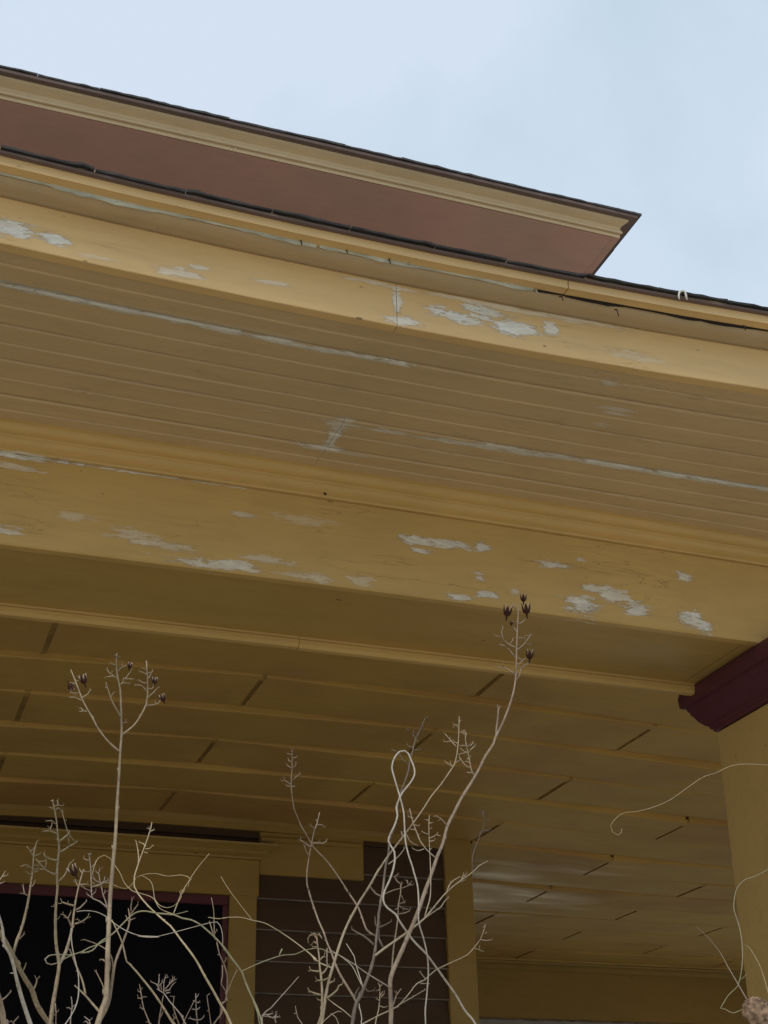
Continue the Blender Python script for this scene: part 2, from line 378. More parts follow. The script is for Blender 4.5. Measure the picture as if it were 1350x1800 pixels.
# nails and hooks in the eave joint
def hook(x, y, L, mat, parent, Y):
    p = atY(x, y, Y); tube('hook', [[(p.x, p.y+.003, p.z+.004), (p.x+.001, p.y-.004, p.z), (p.x+.002, p.y-.005, p.z-L*.7), (p.x+.004, p.y-.003, p.z-L)]], [[.0014, .0014, .0012, .0009]], mat, parent)
def ringframe(d):
    d = d.normalized(); a = d.orthogonal().normalized(); return a, d.cross(a)
def tube_data(pts, rad, sides=7):
    pts = [Vector(p) for p in pts]; vs = []; fs = []; n = len(pts); A = None
    for i, p in enumerate(pts):
        d = (pts[min(i+1, n-1)]-pts[max(i-1, 0)])
        if d.length < 1e-9: d = Vector((0, 0, 1))
        d.normalize()
        if A is None: A = d.orthogonal().normalized()
        A = (A-d*A.dot(d)); A = A.normalized() if A.length > 1e-6 else d.orthogonal().normalized()
        B = d.cross(A)
        for k in range(sides):
            a = 2*math.pi*k/sides; vs.append(p+(A*math.cos(a)+B*math.sin(a))*rad[i])
    for i in range(n-1):
        for k in range(sides):
            a = i*sides+k; b = i*sides+(k+1) % sides; fs.append((a, b, b+sides, a+sides))
    fs.append(tuple(range(sides-1, -1, -1))); fs.append(tuple((n-1)*sides+k for k in range(sides)))
    return vs, fs
def tube(name, lines, rads, mat, parent=None, sides=7):
    V = []; F = []
    for p, r in zip(lines, rads):
        v, f = tube_data(p, r, sides); o = len(V); V += v; F += [tuple(i+o for i in q) for q in f]
    return mesh(name, V, F, mat, parent, smooth=True)
M_RUST = simple('rusty_metal', (.05, .03, .02), .7, 90, .4, .3)
M_PALE = simple('pale_plastic', (.62, .60, .55), .5, 40, .2, 0)
for x, y, L in ((527, 425, .010), (607, 441, .008), (682, 457, .011), (718, 463, .006), (940, 511, .007), (985, 523, .010), (1082, 546, .016), (1305, 574, .011)):
    hook(x, y, L, M_RUST if L > .007 else M_CAULK, eave, YF-.046)
# bed moulding between soffit and beam
bedp = [(2.765, HS), t(2.690, .5891), t(2.690, .5878), t(2.6945, .5866), t(2.6955, .5838), t(2.700, .5806), t(2.7075, .5775), t(2.7165, .5752), t(2.719, .5736), t(2.7215, .5728),
        t(2.7225, .5708), t(2.729, .5672), t(2.7375, .5640), t(2.7445, .5616), t(2.7465, .5598), (2.765, 2.7465*.5598)]
xprof('bed_moulding', bedp, PX0, PX1-.7, M_BED, porch, smooth=True)

# ---- beam
beam = link('beam', None, porch)
zt = 2.7465*.5598
xprof('face_board', [(YB, HB+.002), (YB, zt-.001), (YB+.022, zt-.001), (YB+.022, HB-.003), (YB+.0015, HB-.003), (YB-.0005, HB-.0015)], PX0, PX1-.3, M_BEAM, beam)
xu = atZ(1258, 1163, HB).x
for x0, x1 in ((PX0, xu-.0015), (xu+.0015, PX1-.3)):
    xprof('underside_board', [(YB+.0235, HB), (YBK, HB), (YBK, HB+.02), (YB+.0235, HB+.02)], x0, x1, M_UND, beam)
xprof('inner_face_board', [(YBK-.022, HB+.021), (YBK-.001, HB+.021), (YBK-.001, HC+.02), (YBK-.022, HC+.02)], PX0, PX1-.3, M_YEL, beam)
# bead along the back edge, facing out
hb2 = YBK*.4225
xi = atY(525, 1133, YBK).x
for x0, x1 in ((PX0, xi), (xi+.0012, PX1-.3)):
    d = 0 if x0 < 0 else .0015
    xprof('inner_bead', [(YBK+.001, HB), (YBK+.002, HB-.006), (YBK-.003, HB-.010), (YBK-.003, hb2+.008-d), (YBK+.001, hb2+.004-d), (YBK+.004, hb2+.001-d), (YBK+.018, hb2-d), (YBK+.024, hb2+.006), (YBK+.024, HB)], x0, x1, M_YEL, beam, smooth=True)
# returns of the porch: side beam at the right end and far beam across the side porch
def plainbeam(name, a, b, par):
    return box(name, a, b, M_YEL, par, bev=.004)
far = link('far_beam', None, porch)
YFB = 8.72
box('face_board', (2.61, YFB, 1.30+CZ), (PX1-.3, YFB+.30, HC-.002+CZ), M_TRIM_SHADED, far, bev=.004)
xprof('bed_moulding', [(YFB-.003, 1.60), (YFB-.012, 1.603), (YFB-.02, 1.615), (YFB-.035, 1.63), (YFB-.06, 1.636), (YFB-.065, HC-.003), (YFB-.003, HC-.003)], 2.62, PX1-.3, M_TRIM_SHADED, far, smooth=True, wp=False)
xprof('bottom_strip', [(YFB-.006, 1.288), (YFB-.006, 1.299), (YFB+.31, 1.299), (YFB+.31, 1.288)], 2.62, PX1-.3, M_LIP, far, wp=False)
side = link('side_beam', None, porch)
plainbeam('face_board', (PX1-.3, YB+.0, HB+CZ), (PX1, YFB+.3, HC-.004+CZ), side)

# ---- ceiling of staggered boards
ceil = link('ceiling', None, porch)
def cz(x, Y):
    x = max(x, -.2)
    f = 1 if Y < 6.1 else max(0, 1-(Y-6.1)/1.8)
    d = .024-.0185*(x-1.35)**2
    return HC+max(-.042, d)*f
rows = [3.075, 3.22, 3.555, 3.89, 4.23, 4.56, 4.90, 5.24, 5.57, 5.925, 6.27, 6.60, 6.94, 7.28, 7.62, 7.96, 8.30, 8.63, 8.72]
pm = {}
def plank_mesh(L, Wd, mat, tab):
    key = (round(L, 3), round(Wd, 3), mat.name, tab)
    if key in pm: return pm[key]
    h = L/2; fr, bk = 0, Wd+.003; dp = .034
    # outline in (Y,z): upright front lip that looks outward, long shallow chamfer at the back
    pr = [(fr, dp), (fr, .018), (fr+.001, .0045), (fr+.004, .0012), (fr+.008, 0), (bk-.044, 0), (bk-.002, .0165), (bk, dp)]
    vs = []
    for s in (-1, 1):
        for k, (Y, z) in enumerate(pr): vs.append((s*h, Y, z))
    n = len(pr); fs = [(k, (k+1) % n, (k+1) % n+n, k+n) for k in range(n)]+[tuple(range(n-1, -1, -1)), tuple(range(n, 2*n))]
    mi = [0]*n+[1, 1]
    if tab:                                  # rebated tongue left exposed in the end joint, its front stopped flush
        def bx(x0, x1, y0, y1, z0, z1, m):
            o = len(vs)
            for x in (x0, x1):
                for (y, z) in ((y0, z0), (y1, z0), (y1, z1), (y0, z1)): vs.append((x, y, z))
            for f in ((0, 1, 2, 3), (7, 6, 5, 4), (0, 4, 5, 1), (1, 5, 6, 2), (2, 6, 7, 3), (3, 7, 4, 0)): fs.append(tuple(q+o for q in f)); mi.append(m)
        bx(h+.0002, h+.0175, .042, Wd-.012, .0065, .019, 1)
        bx(h+.0002, h+.0175, .006, .0418, .0006, .019, 0)
    me = bpy.data.meshes.new('plank'); me.from_pydata(vs, [], fs)
    me.materials.append(mat); me.materials.append(M_JNT)
    for p, q in zip(me.polygons, mi): p.material_index = q
    bm = bmesh.new(); bm.from_mesh(me); bmesh.ops.recalc_face_normals(bm, faces=bm.faces); bm.to_mesh(me); bm.free()
    pm[key] = me; return me
for r in range(len(rows)-1):
    y0, y1 = rows[r]+.0012, rows[r+1]-.0012
    ph = 1.885 if r % 2 == 1 else 1.155
    xs0 = PX0+.02 if y0 < YW-.1 else 2.615
    if y0 < YW-.1 < y1: y1 = YW-.03
    xs = [xs0]; x = ph-1.447*8
    while x < PX1-.32:
        if x > xs0+.1: xs.append(x+random.uniform(-.004, .004))
        x += 1.447+(.02 if x > 2.8 else 0)
    xs.append(PX1-.32)
    for k in range(len(xs)-1):
        a = xs[k]+(.0085 if k else 0); b = xs[k+1]-.0085
        if b-a < .03: continue
        # long boards bend with the ceiling: lay each at the slope of its place
        me = plank_mesh(b-a, y1-y0, M_CEIL if random.random() < .6 else M_CEIL2, k < len(xs)-2)
        o = link('plank', me, ceil)
        za, zb_ = cz(a, y0), cz(b, y0)
        o.location = ((a+b)/2, y0, (za+zb_)/2+CZ+random.uniform(-.0015, .0015)); o.rotation_euler = (random.uniform(-.003, .003), -math.atan2(zb_-za, b-a), 0)
mesh('ceiling_backing', [(PX0, 3.06, HC+.064+CZ), (PX1, 3.06, HC+.064+CZ), (PX1, 9, HC+.064+CZ), (PX0, 9, HC+.064+CZ)], [(0, 1, 2, 3)], M_JNT, ceil)

# ---- columns
def column(xc, Yc):
    c = link('column', None, porch)
    wt, wb, z0 = .175, .205, .45
    zb = 1.202+CZ
    def ring(w, z): return [(xc-w, Yc-w, z), (xc+w, Yc-w, z), (xc+w, Yc+w, z), (xc-w, Yc+w, z)]
    bm = bmesh.new(); a = [bm.verts.new(v) for v in ring(wb, z0+.18)]; b = [bm.verts.new(v) for v in ring(wt, zb-.002)]
    for k in range(4): bm.faces.new((a[k], a[(k+1) % 4], b[(k+1) % 4], b[k]))
    bm.faces.new(a[::-1]); bm.faces.new(b)
    bmesh.ops.bevel(bm, geom=[e for e in bm.edges], offset=.004, segments=2, affect='EDGES')
    me = bpy.data.meshes.new('shaft'); bm.to_mesh(me); bm.free(); me.materials.append(M_YEL); link('shaft', me, c)
    # capital: stepped and coved profile run round the square
    prof = [(0, 0), (.004, 0), (.006, .006), (.012, .010), (.013, .016), (.022, .022), (.032, .034), (.040, .050), (.044, .053), (.046, .062), (.050, .066), (.051, .074), (.060, .076), (.064, .080), (.0655, .104), (.062, .118), (0, .119)]
    vs = []; fs = []
    for (o_, z) in prof: vs += ring(wt+o_, zb+z)
    for k in range(len(prof)-1):
        for j in range(4): a_ = k*4+j; b_ = k*4+(j+1) % 4; fs.append((a_, b_, b_+4, a_+4))
    fs += [(3, 2, 1, 0), tuple(len(vs)-4+j for j in range(4))]
    mesh('capital', vs, fs, M_PUR, c)
    box('base', (xc-wb-.03, Yc-wb-.03, z0), (xc+wb+.03, Yc+wb+.03, z0+.18), M_PUR, c, bev=.01)
ycol = (HB/.4202+2.708-.043)/2
ycol = 3.149-.0655-.175
xcol = 2.017+.0655+.175
column(xcol, ycol); column(xcol-4.5, ycol); column(PX1-.16, ycol)
# floor with skirt
box('porch_floor', (PX0, 2.6, .36), (PX1, 5.95, .45), M_FLOOR, porch, bev=.006)
box('porch_side_floor', (2.62, 5.952, .36), (PX1, PYB+.2, .45), M_FLOOR, porch, bev=.006)
box('skirt_board', (PX0+.03, 2.66, 0), (PX1-.03, 2.69, .358), M_YEL, porch)

# ------------------------------------------------------------------ house
house = tag(empty('house', (0, 7, 0)), 'two-storey old wooden house behind the porch with dark brown siding and brown overhanging roof', 'house')
HX0, HX1 = -6.0, 2.605
wall = link('wall', None, house)
box('sheathing', (HX0, YW, 0), (HX1-.03, 12, 6.28), M_CLAP, wall, bev=0)
winR = atY(400, 1700, 5.93).x; winT = atY(385, 1573, 5.93).z
csR = atY(449, 1700, 5.93).x
cbL = atY(786, 1640, 5.93).x
# clapboards on the porch wall; lower edges in a paler tone
zl = [CZ+.951+.1295*k for k in range(-12, 6)]
seg_gap = random.Random(3)
for i, z in enumerate(zl):
    if z < .46: continue
    zt_ = min(z+.129, HC+CZ+.01)
    for (xa, xb) in ((HX0, winR-2.4), (csR-.01, cbL+.01)) if z < winT+.12 else ((HX0, cbL+.01),):
        yb, yt = YW-.024, YW-.006
        vs = []; fs = []; mi = []
        for x in (xa, xb): vs += [(x, yb, z), (x, yb-.0005, z+.004), (x, yt, zt_), (x, YW+.0, zt_), (x, YW+.0, z+.001)]
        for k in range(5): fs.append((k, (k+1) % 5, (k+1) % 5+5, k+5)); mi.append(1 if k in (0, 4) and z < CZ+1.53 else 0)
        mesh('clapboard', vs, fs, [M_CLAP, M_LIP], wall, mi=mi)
# upper storey clapboards, joined (hidden from the photograph's standpoint)
vs = []; fs = []
z = HC+CZ+.1
while z < 6.2:
    o = len(vs)
    for x in (HX0, HX1-.08): vs += [(x, YW-.024, z), (x, YW-.004, z+.128)]
    fs += [(o, o+1, o+3, o+2)]; z += .13
tag(mesh('upper_clapboards', vs, fs, M_CLAP, wall), kind='stuff')
box('corner_board', (cbL, YW-.034, .45), (HX1, YW+.1, HC+CZ+.012), M_TRIM_SHADED, wall, bev=.003)
# trim under the ceiling
xprof('ceiling_trim', [(5.928, 1.607), (5.928, 1.628), (5.922, 1.634), (5.918, 1.668), (5.959, 1.668), (5.959, 1.607)], HX0, cbL-.002, M_TRIM_SHADED, wall, wf=lambda x, Y: cz(x, Y)-HC)
frx0, frx1 = csR+.004, atY(640, 1520, 5.93).x
zf0 = atY(560, 1543, 5.935).z; zf1 = atY(560, 1487, 5.935).z
box('frieze_board', (frx0+.005, 5.934, zf0), (frx1, 5.9585, zf1+.045), M_TRIM_SHADED, wall, bev=.003)
box('frieze_cap', (frx0+.005, 5.915, zf1), (frx1-.01, 5.934, zf1+.02), M_TRIM_SHADED, wall, bev=.004)
# window: casing, head with crown, plum sash frame, black screen
win = link('window', None, house)
wl = winR-2.3
box('side_casing', (winR, 5.925, .7), (csR, YW-.001, winT+.025), M_TRIM_SHADED, win, bev=.004)
box('side_casing', (wl-.125, 5.925, .7), (wl, YW-.001, winT+.025), M_TRIM_SHADED, win, bev=.004)
zh0 = winT; zh1 = atY(455, 1512, 5.92).z
box('head_casing', (wl-.14, 5.918, zh0+.0005), (csR+.006, YW-.0015, zh1), M_TRIM_SHADED, win, bev=.003)
# crown over the head with a returned end
prof = [(5.917, 0), (5.912, .002), (5.911, .014), (5.900, .020), (5.888, .028), (5.881, .040), (5.879, .044), (5.874, .046), (5.864, .056), (5.852, .066), (5.846, .070), (5.844, .083)]
vs = []; fs = []
n = len(prof)
for (Y, z) in prof:
    o_ = 5.918-Y
    zz = zh1+z*.66
    vs += [(wl-.14-o_, Y, zz), (csR+.006+o_*.85, Y, zz), (csR+.006+o_*.85, YW-.002, zz), (wl-.14-o_, YW-.002, zz)]
for k in range(n-1):
    for j in range(4): a_ = k*4+j; b_ = k*4+(j+1) % 4; fs.append((a_, b_, b_+4, a_+4))
fs += [(3, 2, 1, 0), tuple(len(vs)-4+j for j in range(4))]
mesh('crown_moulding', vs, fs, M_TRIM_SHADED, win)
frz = atY(386, 1592, 5.95).z; frR = atY(387, 1700, 5.95).x
box('sash_frame', (wl+.001, 5.935, frz), (winR-.001, YW-.0012, zh0-.0005), M_PUR, win, bev=.003)
box('sash_stile', (frR, 5.936, .8), (winR-.0012, YW-.0014, frz-.0005), M_PUR, win, bev=.003)
box('sash_stile', (wl+.0012, 5.936, .8), (wl+.06, YW-.0014, frz-.0005), M_PUR, win, bev=.003)
box('screen', (wl+.0605, 5.945, .8), (frR-.0005, 5.9585, frz-.001), M_SCREEN, win, bev=0)
box('sill', (wl-.14, 5.88, .64), (csR+.02, YW-.001, .699), M_TRIM_SHADED, win, bev=.006)

# upper cornice
up = link('upper_cornice', None, house)
ZS = 4.70
YM = ZS/.9136
gx = atZ(1071, 425, ZS).x
sofb = [-6.6]
# soffit of long boards running back to the wall (barely seen joints)
x = -6.8; xs = []
while x < gx-.05: xs.append(x); x += 6
xs.append(gx)
for k in range(len(xs)-1):
    box('soffit_board', (xs[k]+.0008, YM+.012, ZS+CZ+random.uniform(0, .0006)), (xs[k+1]-.0008, 9, ZS+CZ+.02), M_BRN, up, bev=.001)
xe = atZ(1052, 487, ZS).x
xm0 = atY(1090, 421, YM).x
tu = lambda Y, r: (Y, Y*r)
cor = [tu(YM+.02, .9128), (YM+.001, YM*.9134), tu(YM-.001, .9140), tu(YM-.001, .9184), tu(YM-.008, .9188), tu(YM-.0155, .9204), tu(YM-.0155, .9222), tu(YM-.008, .9236), tu(YM-.006, .9240), tu(YM-.008, .9272), tu(YM-.022, .9310), tu(YM-.040, .9352), tu(YM-.050, .9378), tu(YM-.052, .9404), (YM+.02, YM*.9404)]
def corn(name, x0, x1, mat):
    n = len(cor); vs = []; fs = []
    S_ = 26
    for i in range(S_+1):
        x = x0+(x1-x0)*i/S_
        for (Y, z) in cor:
            ex = (YM-Y) if i == S_ else 0          # the end is cut so that the upper members run a little further
            vs.append((x+ex*.65, Y, z+CZ))
    for i in range(S_):
        for k in range(n): a = i*n+k; b = i*n+(k+1) % n; fs.append((a, b, b+n, a+n))
    fs.append(tuple(range(n-1, -1, -1))); fs.append(tuple(S_*n+k for k in range(n)))
    o = mesh(name, vs, fs, mat, up)
    bm = bmesh.new(); bm.from_mesh(o.data); bmesh.ops.recalc_face_normals(bm, faces=bm.faces); bm.to_mesh(o.data); bm.free()
    o.data.shade_smooth(); o.data.set_sharp_from_angle(angle=math.radians(22))
corn('crown_moulding', -6.9, xm0, M_UPY)
ZR = (YM-.055)*.9410
YE = YM-.085
xr = atY(1126, 384, YE).x
# overhanging roof boards, front and right
box('roof_edge_board', (-7, YE+.006, ZR+CZ), (xr-.01, 9, ZR+.020+CZ), M_BRN2, up, bev=.002)
box('side_soffit_trim', (gx+.001, YM+.013, ZS+CZ+.006), (gx+.045, 9, ZR-.001+CZ), M_BRN, up, bev=.003)
shr = link('upper_roof', None, house)
shingles(shr, YE, ZR+.0205, -7, xr+.004, .35, M_SHIN, False, .0035, w=.30, depth=.3, th=.010)
# right edge shingles
def side_shingles():
    y = YE+.0
    while y < 8.9:
        w = .3*random.uniform(.95, 1.05)
        a = xr+.008+random.uniform(-.004, .006)
        k0 = min(.1, max(0, (y-YE)*.35)); k1 = min(.1, (y+w-YE)*.35)
        vs = [(a, y, ZR+.0212+CZ), (a, y+w-.003, ZR+.0212+CZ+random.uniform(0, .002)), (a-.28, y+w-.003, ZR+.0212+k1+CZ), (a-.28, y, ZR+.0212+k0+CZ)]
        vs += [(v[0], v[1], v[2]+.011) for v in vs]
        mesh('shingle', vs, [(3, 2, 1, 0), (4, 5, 6, 7), (0, 1, 5, 4), (1, 2, 6, 5), (2, 3, 7, 6), (3, 0, 4, 7)], M_SHIN, shr)
        y += w
side_shingles()
mesh('roof_covering', [(-7, YE+.15, ZR+.05+CZ), (xr-.15, YE+.15, ZR+.05+CZ), (xr-.15, 9, ZR+.05+CZ), (-2, 9.0, ZR+1.5+CZ), (-7, 9, ZR+1.4+CZ)], [(0, 1, 3, 4), (1, 2, 3)], M_SHIN, shr)
for x, y in ((52, 168), (413, 259), (613, 299), (903, 368)):
    hook(x, y, .02, M_PALE, up, YM-.012)


# ------------------------------------------------------------------ dead shrubs and vines in front of the porch
ZM = dict(A=(0, 1440, 5), B=(100, 1460, 5.294), C=(230, 1440, 5), D=(370, 1500, 6), E=(510, 1560, 7.105), F=(640, 1500, 5.625), G=(640, 1240, 5.625),
          H=(490, 1300, 6), I=(800, 1100, 4.5), K=(840, 1030, 7.2), M=(100, 1130, 6.136), R=(1200, 1500, 6), J=(1050, 1320, 4.5), Z=(0, 0, 1))
def P_(*a):
    """'A', (x,y), (x,y) ... 'B', (x,y) ...: points read off enlargements of the photograph"""
    o = []; z = ZM['Z']
    for q in a:
        if isinstance(q, str): z = ZM[q]
        else: o.append((z[0]+q[0]/z[2], z[1]+q[1]/z[2]))
    return o
def cat(pts, step):
    o = []
    n = len(pts)
    for i in range(n-1):
        p0, p1, p2, p3 = pts[max(i-1, 0)], pts[i], pts[i+1], pts[min(i+2, n-1)]
        L = math.dist(p1, p2); k = max(1, int(L/step))
        for j in range(k):
            t = j/k
            o.append(tuple(.5*((2*p1[c])+(-p0[c]+p2[c])*t+(2*p0[c]-5*p1[c]+4*p2[c]-p3[c])*t*t+(-p0[c]+3*p1[c]-3*p2[c]+p3[c])*t**3) for c in range(2)))
    o.append(pts[-1]); return o
def depth(x, y, Y0):                         # each plant leans and spreads: depth changes smoothly over it
    return Y0+.05*math.sin(x/95+Y0*3)+.04*math.sin(y/140+x/60)+(1800-y)*.00012
def stem(pts, w0, w1, Y0, off=0, root=None, step=9, knob=.0, rnd=random):
    """-> (points, radii) of one stem; widths in photograph pixels; off = how far it drifts out of its parent's plane"""
    q = cat(pts, step); n = len(q); P = []; R_ = []
    for i, (x, y) in enumerate(q):
        s = i/max(1, n-1)
        Y = depth(x, y, Y0)+off*(s*s*(3-2*s) if root is None else 1)
        p = atY(x, y, Y); k = (p-Vector((0, 0, CZ))).length/F_PX
        w = (w0+(w1-w0)*s)*k/2*.76
        w *= 1+knob*(noise.noise((x*.35, y*.35, Y0))*1.0)
        P.append(p); R_.append(max(w, .0004))
    if root is not None:
        b = Vector(root); a = P[0]; pre = []; rr = []
        d0 = (P[0]-P[min(3, n-1)]).normalized()
        L = (a-b).length
        for i in range(10):
            t = i/10
            c1 = b+Vector((0, 0, L*.4)); c2 = a+d0*L*.3
            pre.append(b*(1-t)**3+c1*3*t*(1-t)**2+c2*3*t*t*(1-t)+a*t**3); rr.append(R_[0]*(1.45-.45*t))
        P = pre+P; R_ = rr+R_
    return P, R_
def bark(name, c0, c1, dark=.55, scale=70, green=None):
    m, nt, bs = new_mat(name)
    P = N(nt, 'ShaderNodeNewGeometry').outputs['Position']
    a = noise_(nt, P, 14, 3, .6); b = noise_(nt, P, scale*4, 4, .7, stretch=(1, 1, .35)); e = noise_(nt, P, 48, 4, .7)
    c = mix(nt, rng(nt, a, .35, .65), c0, c1)
    if green: c = mix(nt, rng(nt, noise_(nt, P, 9, 2), .45, .6), c, green)
    c = mix(nt, rng(nt, e, .52, .66, 0, .55), c, tuple(v*.42 for v in c0))
    c = mix(nt, rng(nt, b, .48, .7, 0, .7), c, tuple(v*dark for v in c0))
    nt.links.new(c, bs.inputs['Base Color']); bs.inputs['Roughness'].default_value = .75
    bp = N(nt, 'ShaderNodeBump'); bp.inputs['Strength'].default_value = .5; bp.inputs['Distance'].default_value = .0008
    nt.links.new(b, bp.inputs['Height']); nt.links.new(bp.outputs[0], bs.inputs['Normal'])
    return m
B_TAN = bark('pale_tan_bark', (0.370, 0.281, 0.178), (0.444, 0.355, 0.244))
B_GREY = bark('grey_brown_bark', (0.230, 0.162, 0.106), (0.357, 0.264, 0.187))
B_DARK = bark('dark_weathered_bark', (0.104, 0.076, 0.056), (0.200, 0.152, 0.112))
B_OLIVE = bark('olive_tan_bark', (.27, .20, .12), (.36, .27, .17), green=(.29, .24, .14))
B_PALE = bark('silvery_vine_bark', (0.421, 0.359, 0.289), (0.499, 0.445, 0.367))
B_TAN2 = bark('weathered_tan_bark', (.27, .20, .13), (.40, .31, .20))
B_GREEN = bark('green_vine_skin', (0.315, 0.285, 0.165), (0.255, 0.255, 0.135), green=(0.375, 0.323, 0.225))
B_PINK = bark('mauve_tan_bark', (0.320, 0.248, 0.200), (0.384, 0.304, 0.248))
B_STRAW = bark('straw_coloured_vine', (0.468, 0.365, 0.204), (0.527, 0.425, 0.272))
M_CAPS = simple('dark_seed_capsule', (.050, .022, .015), .6, 200, .4, .5)
M_CAPI = simple('pale_capsule_edge', (.46, .35, .26), .7, 200, .2, .2)
def buds(P, R_, V, F, every, rnd, size=1.5):
    """bud scars: small swellings alternating along the stem"""
    acc = 0; side = 1
    for i in range(1, len(P)-1):
        acc += (P[i]-P[i-1]).length
        if acc > every*rnd.uniform(.7, 1.3):
            acc = 0; side = -side
            d = (P[i+1]-P[i-1]).normalized(); a = d.orthogonal().normalized(); a = (Matrix.Rotation(rnd.uniform(-.8, .8)+(0 if side > 0 else math.pi), 3, d) @ a)
            r = R_[i]; q = [P[i]-d*r*1.2, P[i]+a*r*.9, P[i]+a*r*size+d*r*1.6]
            v, f = tube_data(q, [r*.7, r*.75, r*.25], 5); o = len(V); V += v; F += [tuple(k+o for k in g) for g in f]
def knot(p, r, V, F):
    o = len(V)
    for s in (-1, 1): V.append(p+Vector((0, 0, s*r)))
    for k in range(5):
        a = k*1.2566; V.append(p+Vector((math.cos(a)*r, math.sin(a)*r, 0)))
    for k in range(5):
        a, b = o+2+k, o+2+(k+1) % 5; F.append((o+1, a, b)); F.append((o, b, a))
RS = random.Random(11)
def make_stem(parent, mat, Y0, main, w0, w1, twigs=(), off=0, root=None, knob=.25, every=.03, name='stem', tipw=1.9, forks=True, label=None, size=1.5):
    V = []; F = []
    P, R_ = stem(main, w0, w1, Y0, off, root, knob=knob)
    v, f = tube_data(P, R_, 8); V += v; F += f
    if every: buds(P, R_, V, F, every, RS, size)
    for tw in twigs:
        w = tipw
        if isinstance(tw, tuple) and not isinstance(tw[0], tuple): w, tw = tw
        # find the parent's drift where the twig leaves it
        x, y = tw[0]
        q = cat(main, 9); s = min(range(len(q)), key=lambda i: math.dist(q[i], (x, y)))/max(1, len(q)-1)
        o2 = off*(s*s*(3-2*s) if root is None else 1)
        o3 = o2+RS.uniform(-.012, .012)
        q = cat(tw, 5); n = len(q); pp = []; rr = []
        for i, (x, y) in enumerate(q):
            s = i/max(1, n-1); pt = atY(x, y, depth(x, y, Y0)+o2+(o3-o2)*s); k = (pt-Vector((0, 0, CZ))).length/F_PX
            pp.append(pt); rr.append(max(.0004, w*k/2*(1.15-.45*s)))
        v, f = tube_data(pp, rr, 6); o = len(V); V += v; F += [tuple(i+o for i in g) for g in f]
        if forks:                                # split, knobbly tips where capsules have dropped
            e = pp[-1]; d = (pp[-1]-pp[-2]).normalized(); r = rr[-1]
            knot(e, r*1.25, V, F)
            for s_ in (-1, 1):
                if RS.random() < .75:
                    a = (Matrix.Rotation(s_*RS.uniform(.5, 1.1), 3, FW) @ d)
                    L = r*RS.uniform(3, 7)
                    v, f = tube_data([e-d*r, e+a*L*.6, e+a*L+UP*L*.25], [r*.75, r*.6, r*.5], 5); o = len(V); V += v; F += [tuple(i+o for i in g) for g in f]
                    knot(e+a*L+UP*L*.25, r*.95, V, F)
            if n > 4 and RS.random() < .6:
                m_ = n//2; b = pp[m_]; dd = (pp[m_]-pp[m_-1]).normalized(); a = Matrix.Rotation(RS.choice((-1, 1))*RS.uniform(.8, 1.2), 3, FW) @ dd
                L = r*RS.uniform(4, 8); v, f = tube_data([b, b+a*L], [r*.7, r*.5], 5); o = len(V); V += v; F += [tuple(i+o for i in g) for g in f]
                knot(b+a*L, r*.9, V, F)
    if mat is B_TAN and RS.random() < .45: mat = B_TAN2
    elif mat is B_PINK and RS.random() < .4: mat = B_GREY
    o = mesh(name, V, F, mat, parent, smooth=True)
    if label: o['label'] = label
    return o
def capsule(parent, x, y, rpx, Y, tilt=0, valves=6, closed=.5):
    """split dry seed capsule: pointed woody valves with pale inner edges round a stalk"""
    c = atY(x, y, Y); k = (c-Vector((0, 0, CZ))).length/F_PX; r = rpx*k*1.12
    up_ = Matrix.Rotation(tilt, 3, FW) @ UP; a, b = ringframe(up_)
    V = []; F = []; mi = []
    base = c-up_*r*.9
    for v_ in range(valves):
        th = 2*math.pi*(v_+.25)/valves; rad = a*math.cos(th)+b*math.sin(th); tan = up_.cross(rad)
        o = len(V); prof = [(0, .10, .10), (.25, .42, .30), (.8, .60, .36), (1.35, .56+.25*(1-closed), .24), (1.9, .42+.62*(1-closed), .03)]
        for (h, ro, wd) in prof:
            for s in (-1, -.35, .35, 1):
                bow = .10*(1-abs(s))
                V.append(base+up_*r*h+rad*r*(ro+bow)+tan*r*wd*s)
        for i in range(4):
            for j in range(3):
                q = o+i*4+j; F.append((q, q+1, q+5, q+4)); mi.append(0)
        # inner pale wall
        o2 = len(V)
        for (h, ro, wd) in prof:
            V.append(base+up_*r*h+rad*r*ro+tan*r*wd*-1.02); V.append(base+up_*r*h+rad*r*(ro-.16 if ro > .2 else ro*.5)); V.append(base+up_*r*h+rad*r*ro+tan*r*wd*1.02)
        for i in range(4):
            for j in range(2):
                q = o2+i*3+j; F.append((q, q+3, q+4, q+1)); mi.append(1 if i > 1 else 0)
    vv, ff = tube_data([base-up_*r*.7, base, base+up_*r*.25], [r*.12, r*.16, r*.3], 6); o = len(V); V += vv; F += [tuple(i+o for i in g) for g in ff]; mi += [0]*len(ff)
    return mesh('seed_capsule', V, F, [M_CAPS, M_CAPI], parent, mi=mi)
T = lambda *a: P_(*a)
YL = 1.95; LR = (.32, 1.98, 0)
lsh = tag(empty('dead_shrub', LR), 'bare tan shrub with split seed capsules in front of the dark window', 'shrub')
